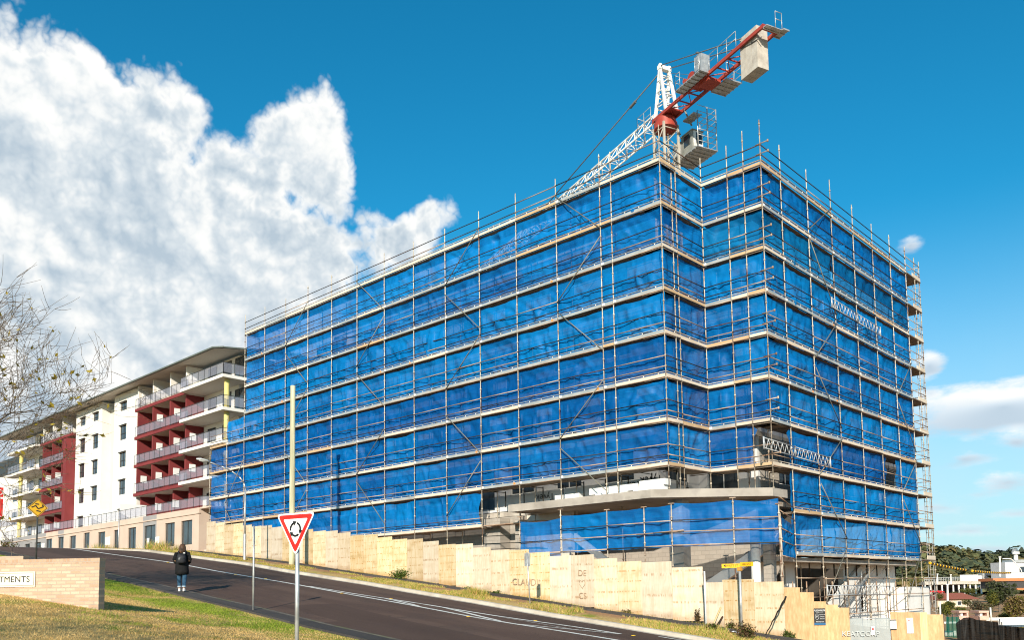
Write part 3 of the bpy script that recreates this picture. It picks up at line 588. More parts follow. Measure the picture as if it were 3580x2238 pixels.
def d_flow(T, c, w, h):
    text('FLOWRITE', w*0.21, c+np.array([0, 0, h*.37]), HD, (0, 0, 1), M_SIGNW, T); text('PLUMBING PTY LTD', w*0.07, c+np.array([0, 0, h*.27]), HD, (0, 0, 1), M_SIGNW, T)
    mb = MB(); k = c-HD*w*.24; mb.path([k+HD*math.cos(t)*w*.16+np.array([0, 0, math.sin(t)*h*.17]) for t in np.linspace(0, 6.284, 25)], w*.012, 4); mb.build('emblem', M_SIGNW, T); text('F', w*0.24, k, HD, (0, 0, 1), M_SIGNW, T)
    for i, s in enumerate(('Commercial', 'Industrial', 'Domestic')): text(s, w*0.1, c+HD*w*.22+np.array([0, 0, h*(.12-.12*i)]), HD, (0, 0, 1), M_SIGNW, T)
    text('0425 264 616', w*0.13, c+np.array([0, 0, -h*.30]), HD, (0, 0, 1), M_SIGNW, T); nb(T, c, 0, -h*.43, w, h*.13, M_BLUEP)
notice(772, 1185, 867, 1315, 'black tradesman sign with white lettering and circled F on the brown boards', d_flow, M_BLACK)
def d_warn(T, c, w, h):
    nb(T, c, 0, h*.44, w, h*.1, M_INK); nb(T, c, 0, -h*.45, w, h*.09, M_INK); nb(T, c, 0.02, h*.08, w*.13, h*.32, M_SIGNR); nb(T, c, 0, -h*.25, w*.6, h*.05, M_GREYP)
notice(1370, 1272, 1422, 1352, 'white site notice with black bands and a small red figure', d_warn)
def d_tall(T, c, w, h):
    nb(T, c, -w*.15, h*.36, w*.22, h*.07, M_SIGNR); nb(T, c, w*.12, h*.36, w*.3, h*.05, M_GREYP); nb(T, c, -w*.15, -h*.05, w*.14, h*.42, M_GREYP); nb(T, c, w*.25, -h*.4, w*.12, h*.05, M_SIGNR)
notice(1498, 1260, 1555, 1380, 'tall white poster with a red logo on the boards at far right', d_tall)
def d_small(T, c, w, h): nb(T, c, 0, h*.18, w*.5, h*.22, M_SIGNR); nb(T, c, 0, -h*.12, w*.6, h*.12, M_GREYP)
notice(1220, 1325, 1252, 1392, 'small white prohibition notice taped to the grey sheeting', d_small, off=0.06)

# ================================================================== brick wall with nameplate
wl0 = np.array([-2.95, -25.35, 0]); wl1 = np.array([-0.78, -23.69, 0]); wd = (wl1-wl0)/np.linalg.norm(wl1-wl0); wnv = np.array([wd[1], -wd[0], 0])
wall0 = wl1-wd*6.2
bw = thing('brick_wall', 'low cream brick wall with a brick-on-edge cap at the left of the lawn', 'wall', (wl1[0], wl1[1], 1.3))
bw.rotation_euler = (0, 0, math.atan2(wd[1], wd[0]))
M_BRK = brickmat('cream_brick', (0.50, 0.30, 0.20), (0.72, 0.52, 0.38), (0.42, 0.34, 0.27), 0.24, 0.083, 0.013, stain=(0.60, 0.42, 0.28))
M_BRK2 = brickmat('cap_brick', (0.48, 0.31, 0.20), (0.62, 0.45, 0.31), (0.48, 0.40, 0.32), 0.088, 0.30, 0.010, stain=(0.38, 0.22, 0.14))
def bwall(x0, x1, z0, z1, m, name, y0=-0.0, y1=0.24):
    mb = MB(); mb.box(x0, x1, y0, y1, z0, z1); return mb.build(name, m, bw, local=True)
o = bwall(-6.2, 0, 0.0, 1.16, M_BRK, 'wall_body'); o = bwall(-6.2, 0.004, 1.16, 1.285, M_BRK2, 'wall_cap', -0.004, 0.246); bwall(-6.2, -1.95, 1.285, 1.37, M_BRK, 'raised_course', 0.0, 0.24)
# sheared to follow the slope of the lawn a little
plate = MB(); plate.box(-4.6, -1.61, -0.03, -0.003, 0.62, 0.985); pl = plate.build('nameplate', mat('cream_plate', (0.74, 0.70, 0.55), rough=0.5), bw, local=True)
mb = MB()
for (a, b, c_, d) in ((-4.57, -1.64, 0.648, 0.656), (-4.57, -1.64, 0.949, 0.957)): mb.box(a, b, -0.034, -0.030, c_, d)
mb.box(-1.648, -1.64, -0.034, -0.030, 0.656, 0.949); mb.build('border', M_FRAME, bw, local=True)
tx = bpy.data.curves.new('lettering', 'FONT'); tx.body = 'APARTMENTS'; tx.size = 0.205; tx.align_x = 'RIGHT'; tx.align_y = 'CENTER'; tx.extrude = 0.002; tx.materials.append(M_INK); tx.space_character = 1.06
to = bpy.data.objects.new('lettering', tx); COL.objects.link(to); to.parent = pl; to.location = (-1.74, -0.034, 0.80); to.rotation_euler = (R(90), 0, 0)

# ================================================================== poles and signs
def post(mb, x, y, z0, z1, r=0.03, mi=0): mb.tube((x, y, z0), (x, y, z1), r, 10, mi)
# wooden pole
M_WOOD = mat('weathered_pole', (0.50, 0.50, 0.31), (0.64, 0.61, 0.43), scale=3, stretch=(3, 3, 0.25), rough=0.9, bump=0.3, c=(0.25, 0.20, 0.13), cscale=0.8)
up = MB(); zs = np.linspace(gz(-21.19, -5.68)-0.3, 13.5, 14)
up.loft([[(-21.19+math.cos(a)*(0.165-0.025*k/13)*(1+.04*math.sin(k*1.7+a)), -5.68+math.sin(a)*(0.165-0.025*k/13), z) for a in np.linspace(0, 2*math.pi, 13)[:-1]] for k, z in enumerate(zs)], 0)
tag(up.build('wooden_pole', M_WOOD), 'stout bare greenish wooden pole cut off at the top, behind the give way sign', 'pole')
# street lamp
lx, ly = -25.0, -6.43; lz = gz(lx, ly); L = thing('street_lamp', 'slim pale steel street lamp with a curved arm over the road', 'street lamp', (lx, ly, lz))
mb = MB(); post(mb, lx, ly, lz-0.1, lz+1.5, 0.085); mb.tube((lx, ly, lz+1.5), (lx, ly, 7.9), 0.06, 10, 0, 0.045); mb.build('pole', M_STEEL, L)
mb = MB(); arc = [(lx, ly-0.0, 7.9), (lx, ly-0.10, 8.25), (lx, ly-0.38, 8.58), (lx, ly-0.85, 8.86), (lx, ly-1.5, 9.08), (lx, ly-2.3, 9.28)]; mb.path(arc, 0.04, 8); mb.build('arm', M_STEEL, L)
mb = MB(); mb.loft([[(lx+w*math.cos(t), y, z+h*math.sin(t)) for t in np.linspace(0, 6.283, 9)[:-1]] for y, z, w, h in ((ly-2.2, 9.27, .05, .04), (ly-2.4, 9.32, .12, .07), (ly-2.75, 9.37, .14, .08), (ly-3.0, 9.37, .05, .04))], 0); mb.build('lamp_head', mat('lamp_housing', (0.55, 0.55, 0.52), rough=0.4), L)
mb = MB(); mb.loft([[(lx+w*math.cos(t), y, z+h*math.sin(t)) for t in np.linspace(0, 6.283, 9)[:-1]] for y, z, w, h in ((ly-2.42, 9.28, .08, .04), (ly-2.6, 9.27, .10, .06), (ly-2.85, 9.31, .06, .04))], 0); mb.build('diffuser', glassy('lamp_glass', (0.7, 0.72, 0.7), alpha=0.6), L)
# give way sign with roundabout arrows, near
gc = np.array(far(1033, 1868, 13.6)); gn = np.array([0.24, -0.97, 0]); gn /= np.linalg.norm(gn); gt = np.array([-gn[1], gn[0], 0])   # gt points to the viewer's right
gb = gz(gc[0], gc[1]); T = thing('give_way_sign', 'red bordered give way triangle with three roundabout arrows, nearest the camera', 'road sign', (gc[0], gc[1], gb))
def rtri(s, rc, zt, zbm):
    """rounded triangle outline, point down: half width s, top zt, tip zbm"""
    pts = []; cn = [(-s, zt), (s, zt), (0, zbm)]
    for i in range(3):
        p = np.array(cn[i]); a = np.array(cn[i-1])-p; b = np.array(cn[(i+1) % 3])-p; a /= np.linalg.norm(a); b /= np.linalg.norm(b)
        for t in np.linspace(0, 1, 5): q0 = p+a*rc; q1 = p+b*rc; pts.append(tuple((1-t)**2*q0+2*t*(1-t)*p+t*t*q1))
    return pts
def signplate(pts, off, th, c=gc, t=gt, n=gn):
    mb = MB(); k = len(pts); V = [c+t*a+np.array([0, 0, b])+n*off for a, b in pts]+[c+t*a+np.array([0, 0, b])+n*(off-th) for a, b in pts]
    mb.add(V, [tuple(range(k)), tuple(reversed(range(k, 2*k)))]+[(i, k+i, k+(i+1) % k, (i+1) % k) for i in range(k)]); return mb
zt, zb_ = 0.335, -0.355
signplate(rtri(0.415, 0.09, zt, zb_), 0.0, 0.004).build('plate', M_SIGNW, T)
def ring(po, pi_, off, c=gc, t=gt, n=gn):
    mb = MB(); k = len(po); V = [c+t*a+np.array([0, 0, b])+n*off for a, b in po+pi_]; mb.add(V, [(i, (i+1) % k, k+(i+1) % k, k+i) for i in range(k)]); return mb
ring(rtri(0.375, 0.07, zt-0.024, zb_+0.045), rtri(0.262, 0.03, zt-0.090, zb_+0.175), 0.003).build('red_border', M_SIGNR, T)
mb = MB(); cz = 0.075; rad = 0.105
for k in range(3):
    a0 = R(70-120*k); aa = np.linspace(a0, a0-R(78), 9); pts_o = [(math.cos(a)*(rad+.017), cz+math.sin(a)*(rad+.017)) for a in aa]; pts_i = [(math.cos(a)*(rad-.017), cz+math.sin(a)*(rad-.017)) for a in aa]
    n_ = len(aa); mb.add([gc+gt*a+np.array([0, 0, b])+gn*0.005 for a, b in pts_o+pts_i], [(i, i+1, n_+i+1, n_+i) for i in range(n_-1)])
    e = aa[-1]; d = np.array([math.sin(e), -math.cos(e)]); c0 = np.array([math.cos(e)*rad, cz+math.sin(e)*rad]); nn = np.array([math.cos(e), math.sin(e)])
    mb.add([gc+gt*q[0]+np.array([0, 0, q[1]])+gn*0.005 for q in (c0+nn*.042, c0-nn*.042, c0+d*.07)], [(0, 1, 2)])
mb.build('arrow', M_INK, T)
mb = MB(); pp = gc-gn*0.045; mb.tube((pp[0], pp[1], gb-0.2), (pp[0], pp[1], gc[2]+0.30), 0.034, 12); mb.build('post', M_STEEL, T)
mb = MB()
for zz in (0.2, -0.12): mb.obox(gc-gn*0.012+np.array([0, 0, zz]), gt*0.05, gn*0.01, (0, 0, 0.012))
mb.build('bracket', M_STEEL, T)
# plain post uphill on the footpath edge (its plate seen edge-on)
q = onground(885, 2140); T = thing('sign_post', 'plain grey steel post on the footpath edge left of the give way sign', 'post', tuple(q)); ztop = ony(888, 1840, q[1])[2]
mb = MB(); post(mb, q[0], q[1], q[2]-.1, ztop, 0.03); mb.build('post', M_STEEL, T)
mb = MB(); dv = np.array(CAM[:2])-q[:2]; dv /= np.linalg.norm(dv); mb.obox((q[0]+dv[0]*.03, q[1]+dv[1]*.03, ztop-0.32), (dv[0]*.16, dv[1]*.16, 0), (-dv[1]*.004, dv[0]*.004, 0), (0, 0, 0.24)); mb.build('plate', M_STEEL, T)
# post with a small plate by the kerb, in front of the hoarding
q = np.array([-2.5, -6.49, gz(-2.5, -6.49)]); T = thing('sign_post', 'thin leaning grey post on the verge before the CLAUDINE graffiti', 'post', tuple(q))
mb = MB(); mb.tube((q[0], q[1], q[2]-.1), (q[0]-.13, q[1], 3.2), 0.028, 10); mb.build('post', M_STEEL, T)
mb = MB(); mb.obox((q[0]-.12+dv[0]*.0, q[1]-.0, 2.9), (LD[1]*.10*0+0.03, 0.13, 0), (.004, -.001, 0), (0, 0, 0.26)); mb.build('plate', M_STEEL, T)
# far give way sign seen from behind
q = np.array([4.59, -4.97, gz(4.59, -4.97)]); T = thing('give_way_sign', 'grey back of a small give way triangle on a white post by the hoarding', 'road sign', tuple(q))
mb = MB(); post(mb, q[0], q[1], q[2]-.1, 2.24, 0.03); mb.build('post', mat('white_post', (0.75, 0.75, 0.72), rough=0.5), T)
c2 = np.array([4.52, -4.92, 1.90]); n2v = np.array([0.80, 0.60, 0]); t2 = np.array([-.60, .80, 0]); signplate(rtri(0.36, 0.08, 0.30, -0.34), 0.0, 0.004, c2, t2, n2v).build('plate', M_STEEL, T)
# street name sign
q = np.array(ony(*z3(1995, 1000), -4.55)); q[2] = gz(q[0], q[1]); T = thing('street_sign', 'yellow WATT ST and HILLS ST blades on a grey post at the corner', 'street sign', tuple(q)); zt2 = ony(*z3(1990, 800), q[1])[2]
mb = MB(); post(mb, q[0], q[1], q[2]-.1, zt2, 0.045); mb.build('post', M_STEEL, T)
mb = MB(); mb.box(q[0]-.07, q[0]+.07, q[1]-.07, q[1]+.07, zt2-.0, zt2+.13); mb.build('cap', mat('brown_cap', (0.55, 0.27, 0.05)), T)
def blade(dirv, s, a, b, zc):
    dirv = np.array(dirv, float); dirv /= np.linalg.norm(dirv); c0 = np.array([q[0], q[1], zc]); n_ = np.array([dirv[1], -dirv[0], 0])
    mb = MB(); mb.obox(c0+dirv*(a+b)/2, dirv*(b-a)/2, n_*0.008, (0, 0, 0.075)); o = mb.build('blade', M_SIGNY, T)
    text(s, 0.105, c0+dirv*(a+b)/2+n_*0.012-np.array([0, 0, 0.0]), dirv, (0, 0, 1), M_INK, o, ext=0.001, sx=0.95); return c0+dirv*a, n_
zc = zt2+0.19
blade((1, -0.10, 0), 'HILLS ST', 0.03, 0.56, zc+.03); blade((0.93, 0.36, 0), '\u25c4WATT ST', -0.62, 0.01, zc-.01)
# yellow warning diamond and red sign at left
c = np.array(ony(132, 1777, -18.9)); dd = CAM-c; dd[2] = 0; dd /= np.linalg.norm(dd); tt = np.array([-dd[1], dd[0], 0]); s = 0.40; b0 = gz(c[0], c[1])
T = thing('warning_sign', 'yellow diamond warning sign on a thin post behind the brick wall', 'road sign', (c[0], c[1], b0))
signplate([(-s, 0), (0, -s), (s, 0), (0, s)], 0, 0.004, c, tt, dd).build('plate', mat('shaded_yellow', (0.52, 0.28, 0.008), (0.60, 0.34, 0.015), scale=3, rough=0.6), T)  # shade of the branches is put into this darker yellow
k1 = [(-s*.93, 0), (0, -s*.93), (s*.93, 0), (0, s*.93)]; k2 = [(x*.92, y*.92) for x, y in k1]; ring(k1, k2, 0.004, c, tt, dd).build('border', M_INK, T)
mb = MB()
for (u0, v0), (u1, v1) in (((-.24, .02), (-.08, .10)), ((-.08, .10), (.02, -.04)), ((.02, -.04), (.22, .06)), ((.22, .06), (.16, .14)), ((-.05, -.12), (.12, -.16)), ((.05, .16), (-.1, .18))):
    mb.bar(c+tt*u0+np.array([0, 0, v0])+dd*.006, c+tt*u1+np.array([0, 0, v1])+dd*.006, 0.004, 0.05, 0, up=(0, 0, 1))
mb.build('symbol', M_INK, T)
mb = MB(); pb = c-dd*0.04; post(mb, pb[0], pb[1], b0-.1, c[2]+.2, 0.035); mb.build('post', M_FRAME, T)
c = np.array(far(-15, 1760, 30)); dd = CAM-c; dd[2] = 0; dd /= np.linalg.norm(dd); tt = np.array([-dd[1], dd[0], 0]); b0 = gz(c[0], c[1])
T = thing('parking_sign', 'red and white parking sign cut by the left edge of the view', 'road sign', (c[0], c[1], b0))
signplate([(-.22, -.56), (.22, -.56), (.22, .56), (-.22, .56)], 0, 0.004, c, tt, dd).build('plate', M_SIGNR, T)
signplate([(-.22, .16), (.215, .16), (.215, .22), (-.22, .22)], 0.004, 0.002, c, tt, dd).build('stripe', M_SIGNW, T)
signplate([(-.22, -.50), (.05, -.50), (.05, -.54), (.19, -.47), (.05, -.40), (.05, -.44), (-.22, -.44)], 0.004, 0.002, c, tt, dd).build('arrow', M_SIGNW, T)
text('NO', 0.28, c+np.array([0, 0, .38])+dd*.006, tt, (0, 0, 1), M_SIGNW, T)
mb = MB(); pb = c-dd*.04; post(mb, pb[0]+tt[0]*.10, pb[1]+tt[1]*.10, b0-.1, c[2]+.2, 0.03); mb.build('post', M_FRAME, T)
# dark crooked stick, rag and weeds at the foot of the hoarding
a = np.array(ony(*(np.array([1105, 440])/2.778+[2350, 1930]), -4.06)); b = np.array([6.98, -5.3, gz(6.98, -5.3)-.02])
mb = MB(); pts = [a+(b-a)*t+np.array([0.012*math.sin(9*t*3), 0, 0.012*math.cos(t*31)]) for t in np.linspace(0, 1, 14)]; mb.path(pts, 0, 6, rr=list(np.linspace(0.034, 0.014, 14)))
tag(mb.build('charred_stick', mat('charred_wood', (0.012, 0.009, 0.007), (0.03, 0.022, 0.016), rough=0.95)), 'long thin black stick leaning against the hoarding corner', 'stick')
for nm, lb, c, pts in (('timber_offcut', 'pale timber offcut leaning on the hoarding behind the street sign', M_TIMB, ((4.45, -4.35), (4.68, -4.06))), ('timber_offcut', 'short dark stake leaning on the hoarding by the street sign', M_RAIL, ((4.62, -4.4), (4.75, -4.07)))):
    (x0, y0), (x1, y1) = pts; h = 0.78 if c is M_TIMB else 0.45; mb = MB(); mb.bar((x0, y0, gz(x0, y0)), (x1, y1, gz(x1, y1)+h), .05, .04); tag(mb.build(nm, c), lb, 'timber')
mb = MB(); rx, ry = onground(2566, 2222)[:2]; rz_ = gz(rx, ry)
mb.grid(lambda u, v: np.array([rx-.28+.56*u+.03*math.sin(v*5), ry-.12+.24*v, rz_+0.03+0.10*vn(u*5+2, v*3+4)*math.sin(math.pi*u)]), 14, 8); tag(mb.build('plastic_bag', mat('white_plastic', (0.75, 0.75, 0.74), rough=0.5)), 'crumpled white bag lying on the verge by the street sign', 'litter')
ML1 = leafmat('weed_leaf', (0.05, 0.085, 0.015), (0.12, 0.13, 0.03)); ML2 = leafmat('brown_weed_leaf', (0.09, 0.06, 0.025), (0.17, 0.10, 0.05)); ML3 = leafmat('fresh_leaf', (0.07, 0.13, 0.012), (0.16, 0.19, 0.03))
for lb, px_, py_, rad, n, mats in (('brown leafy weed clump at the foot of the street sign', 2602, 2236, (.34, .25, .28), 700, [ML2, ML2, ML1]), ('dark low weed by the white give way post', 2488, 2208, (.22, .2, .14), 300, [ML2, ML1]),
        ('bright green bushy weed at the middle of the hoarding', 1395, 2029, (.9, .3, .26), 900, [ML3, ML1]), ('round green weed under the hoarding sheet left of the give way back', 2273, 2149, (.3, .2, .13), 300, [ML1, ML2]),
        ('tall reddish weed stalk against the plywood', 2528, 2183, (.10, .10, .34), 240, [ML2]), ('reddish weed against the last pale sheet', 2648, 2200, (.18, .12, .22), 260, [ML2, ML1]), ('small green weed at the brown boards', 2768, 2238, (.25, .2, .16), 260, [ML1]),
        ('small green weed near the thin post', 1664, 2065, (.22, .15, .10), 160, [ML3, ML1]), ('low green weed further down the hoarding', 1740, 2082, (.3, .15, .1), 200, [ML3, ML1])):
    q = onground(px_, py_); q[1] = min(q[1], -4.25); q[2] = gz(q[0], q[1]); leafclump('weed', lb, 'weed', q, rad, n, 0.045, mats, 5, 'weeds along the hoarding')
# ================================================================== building under construction
X_A, S_, G_ = 0.0, 2.781, 0.668
XI = {i: -S_-G_-(12-i)*S_ for i in range(0, 13)}; XI[-1] = -39.38; XI[-2] = -41.99
YB, XC_ = 3.583, 3.154
YP = [YB+q for q in (1.975, 4.91, 7.813, 10.728, 13.56, 16.376, 19.058)]
ZT = 21.085
def LV(j): return ZT-2.0*j
M_BLOCK = brickmat('grey_blockwork', (0.40, 0.36, 0.31), (0.47, 0.42, 0.36), (0.33, 0.30, 0.26), 0.40, 0.20, 0.012, stain=(0.30, 0.26, 0.22))
M_BLOCKY = brickmat('grey_blockwork_side', (0.40, 0.36, 0.31), (0.47, 0.42, 0.36), (0.33, 0.30, 0.26), 0.40, 0.20, 0.012, axis='y', stain=(0.30, 0.26, 0.22))
M_WRAP = mat('white_building_wrap', (0.70, 0.69, 0.67), (0.78, 0.77, 0.75), scale=1.2, rough=0.55, bump=0.25, glob=True, c=(0.5, 0.48, 0.46), cscale=0.6, camt=0.4)
M_PANEL = mat('pale_cladding', (0.60, 0.59, 0.58), (0.70, 0.69, 0.67), scale=0.8, rough=0.7, glob=True, c=(0.40, 0.38, 0.36), cscale=0.4, camt=0.5)
M_FOAM = mat('white_foam', (0.82, 0.82, 0.80), (0.75, 0.75, 0.73), scale=2, rough=0.7)
UB = thing('unfinished_building', 'big concrete and block apartment building under construction behind the blue mesh', 'building', (-15, 8, 2.0))
YF = 1.55; XN = -1.6; YN = 5.15; XRT = 1.62; ROOF = 18.4; YBACK = 26.5; XL = -36.4
FL = [6.02, 9.1, 12.2, 15.3, ROOF]
for k, z in enumerate(FL[1:]):
    t = 0.26; xl = XL if z > 12.5 else -41.6
    mb = MB(); mb.prism([(xl, YF-.04), (XN+.04, YF-.04), (XN+.04, YN-.04), (XRT+.04, YN-.04), (XRT+.04, YBACK), (xl, YBACK)], z-t, z); mb.build('floor_slab', M_CONC, UB)
mb = MB(); mb.prism([(-41.6, YF-.04), (-8.8, YF-.04), (-8.8, 9.0), (XRT, 9.0), (XRT, YBACK), (-41.6, YBACK)], 5.72, 5.98); mb.build('floor_slab', M_CONC, UB)
# awning slab with its chamfered corner
aw = MB(); aw.prism([(-8.85, -1.05), (-0.35, -0.95), (3.55, 2.7), (3.55, 4.1), (1.58, 4.9), (1.58, 9.0), (-8.85, 9.0)], 5.62, 5.985); aw.build('awning_slab', M_CONCD, UB)
def win(mbw, mbg, x0, x1, z0, z1, fn):
    """framed window filling an opening; fn maps (u, depth, z) to a point"""
    f = 0.05
    def bx(m, u0, u1, d0, d1, a, b):
        P = [fn(u, d, z) for z in (a, b) for u, d in ((u0, d0), (u1, d0), (u1, d1), (u0, d1))]; m.add(P, [(0, 3, 2, 1), (4, 5, 6, 7), (0, 1, 5, 4), (1, 2, 6, 5), (2, 3, 7, 6), (3, 0, 4, 7)])
    bx(mbw, x0, x1, .06, .12, z0, z0+f); bx(mbw, x0, x1, .06, .12, z1-f, z1); bx(mbw, x0, x0+f, .06, .12, z0+f, z1-f); bx(mbw, x1-f, x1, .06, .12, z0+f, z1-f)
    xm = x0+(x1-x0)*.5; bx(mbw, xm-f/2, xm+f/2, .06, .12, z0+f, z1-f); bx(mbg, x0+f, x1-f, .085, .095, z0+f, z1-f)
def facade(name, fn, u0, u1, z0, z1, ops, m, wins=True, th=0.22, frame=M_WHITE):
    """wall built of pieces round its openings; ops = (u0, u1, z0, z1)"""
    mb = MB(); us = sorted({u0, u1, *[o[0] for o in ops], *[o[1] for o in ops]})
    def bx(a, b, c, d):
        if b-a < 1e-4 or d-c < 1e-4: return
        P = [fn(u, q, z) for z in (c, d) for u, q in ((a, 0), (b, 0), (b, th), (a, th))]; mb.add(P, [(0, 3, 2, 1), (4, 5, 6, 7), (0, 1, 5, 4), (1, 2, 6, 5), (2, 3, 7, 6), (3, 0, 4, 7)])
    for a, b in zip(us[:-1], us[1:]):
        c = (a+b)/2; cut = sorted([(o[2], o[3]) for o in ops if o[0] <= c <= o[1]]); z = z0
        for q0, q1 in cut: bx(a, b, z, q0); z = q1
        bx(a, b, z, z1)
    w = mb.build(name, m, UB)
    if wins:
        for o in ops:
            mw, mg = MB(), MB(); win(mw, mg, *o, fn); wo = mw.build('window', frame, UB); mg.build('pane', M_DKGLASS, wo)
    return w
fL = lambda u, d, z: (u, YF+d, z)
fN = lambda u, d, z: (XN-d, u, z)
fC = lambda u, d, z: (u, YN+d, z)
fR = lambda u, d, z: (XRT-d, u, z)
rw = random.Random(4)
def bays(a, b, w, g):
    n = max(1, int((b-a)/(w+g))); st = (b-a)/n; return [(a+st*i+(st-w)/2, a+st*i+(st+w)/2) for i in range(n)]
for k in range(4):
    z0, z1 = FL[k], FL[k+1]-0.26; xl = XL if k == 3 else -41.5
    ops = []
    for i, (a, b) in enumerate(bays(xl+.5, XN-.6, 1.7, 1.5)):
        q = rw.random()
        ops.append((a, b, z0+0.85, z1-0.35) if q < 0.6 else (a-.3, b+.3, z0+0.08, z1-0.3))
    facade('street_wall', fL, xl, XN, z0, z1, ops, M_PANEL if k != 2 else M_BLOCK)
    facade('notch_wall', fN, YF+.23, YN, z0, z1, [(YF+.9, YN-.9, z0+.8, z1-.4)], M_PANEL)
    facade('corner_wall', fC, XN-.2, XRT, z0, z1, [(XN+.5, XRT-1.0, z0+.1, z1-.3)], M_PANEL)
    facade('side_wall', fR, YN+.23, YBACK, z0, z1, [(a, b, z0+.7, z1-.4) for a, b in bays(YN+1, YBACK-.5, 1.6, 1.9)], M_PANEL if k % 2 else M_BLOCKY)
# things on the roof: parapet upstands, louvred plant box, steel frame seen through the top mesh
for x in np.arange(XL+1, -3, 5.5): mb = MB(); mb.box(x, x+3.2, YF+.1, YF+.3, ROOF, ROOF+.75); mb.build('parapet', M_WRAP, UB)
mb = MB(); 
for x in np.arange(-30, -4, 5.2):
    mb.box(x, x+.12, YF+1.6, YF+1.72, ROOF, ROOF+1.7); mb.bar((x+.06, YF+1.66, ROOF+1.6), (x+4.6, YF+1.66, ROOF+.9), .08, .12)
mb.bar((-30, YF+1.66, ROOF+1.7), (-4.8, YF+1.66, ROOF+1.7), .1, .14); mb.build('roof_frame', M_STEEL, UB)
for x, h in ((-27, 1.2), (-14.5, 1.5), (-20, .9), (-7, 1.1)):
    mb = MB(); mb.box(x, x+1.8, YF+2.2, YF+3.6, ROOF+.05, ROOF+h)
    for q in np.arange(.15, h-.1, .14): mb.box(x+.08, x+1.72, YF+2.16, YF+2.2, ROOF+q, ROOF+q+.07)
    mb.build('roof_plant', M_FOAM, UB)
# open storey above the awning: wrapped walls, foam packs, dark openings
mb = MB(); mb.box(-8.75, -1.9, YF+.35, YF+.45, 6.02, 6.9); mb.build('wrap_sheet', M_WRAP, UB)
for s, x, z, yy in (('Tyvek', -2.7, 6.62, YF-.06), ('Tyvek', -1.95+.0, 6.80, YF-.06), ('Tyvek', -8.6, 6.55, YF-.06)):
    text(s, 0.52, (x, yy, z), (-1, 0, 0), (0, 0, -1), M_INK, UB)
text('Tyvek', 0.42, (XN+.02+.05, 3.6, 6.7), (0, -1, 0), (0, 0, -1), M_INK, UB)
for x0, x1, z0, z1, y in ((-5.2, -2.3, 6.30, 6.62, .9), (-2.2, -.6, 6.0, 6.34, .35), (-1.9, -.5, 6.34, 6.62, .45), (-4.6, -2.9, 6.02, 6.28, .6), (-7.6, -6.0, 6.25, 6.5, 1.1)): mb = MB(); mb.box(x0, x1, y, y+.45, z0, z1); mb.build('foam_pack', M_FOAM, UB)
# below the awning
BZ = 0.3
mb = MB(); mb.box(-42, -9.9, YF+.0, YF+.25, 1.0, 5.72); mb.build('base_wall', M_BLOCK, UB)
mb = MB(); mb.box(-9.6, -6.6, YF-.4, YF-.15, 1.6, 5.62); mb.build('stair_wall', mat('cream_block', (0.60, 0.53, 0.43), (0.68, 0.62, 0.53), scale=1.5, rough=.9, c=(.45, .30, .18), cscale=.7, camt=.4, bump=.2), UB)
for q in ((-12.4, -11.2, -.1+YF-.7, YF-.05, 1.9, 5.6), (-9.95, -9.62, .6, YF, 1.8, 5.6)): mb = MB(); mb.box(*q); mb.build('block_pier', M_BLOCK, UB)
mb = MB(); mb.box(-9.9, 2.45, 3.2, 3.42, -.4, 5.62); mb.build('undercroft_wall', M_BLOCK, UB)
mb = MB(); mb.box(-.42, .28, .55, 1.15, -.1, 5.62); mb.build('square_column', M_CONC, UB)
mb = MB(); mb.tube((3.52, .95, -.6), (3.52, .95, 4.35), 0.20, 20); mb.build('round_column', M_WHITE, UB)
mb = MB(); mb.box(3.66, 4.02, 1.35, 1.8, -.6, 4.6); mb.build('block_pier', M_BLOCK, UB)
# stair flight with its light stringer under the awning
mb = MB(); mb.add([(.2, 1.9, 1.15), (4.2, 1.9, 3.55), (4.2, 1.9, 4.0), (.2, 1.9, 1.75), (.2, 2.1, 1.15), (4.2, 2.1, 3.55), (4.2, 2.1, 4.0), (.2, 2.1, 1.75)], [(0, 1, 2, 3), (7, 6, 5, 4), (0, 4, 5, 1), (1, 5, 6, 2), (2, 6, 7, 3), (3, 7, 4, 0)]); mb.build('stair_stringer', M_WHITE, UB)
mb = MB(); mb.add([(-6.3, 1.0, 4.5), (-4.2, 1.0, 3.1), (-4.2, 1.0, 2.7), (-6.3, 1.0, 4.1), (-6.3, 1.2, 4.5), (-4.2, 1.2, 3.1), (-4.2, 1.2, 2.7), (-6.3, 1.2, 4.1)], [(0, 1, 2, 3), (7, 6, 5, 4), (0, 4, 5, 1), (1, 5, 6, 2), (2, 6, 7, 3), (3, 7, 4, 0)]); mb.build('stair_stringer', M_WHITE, UB)
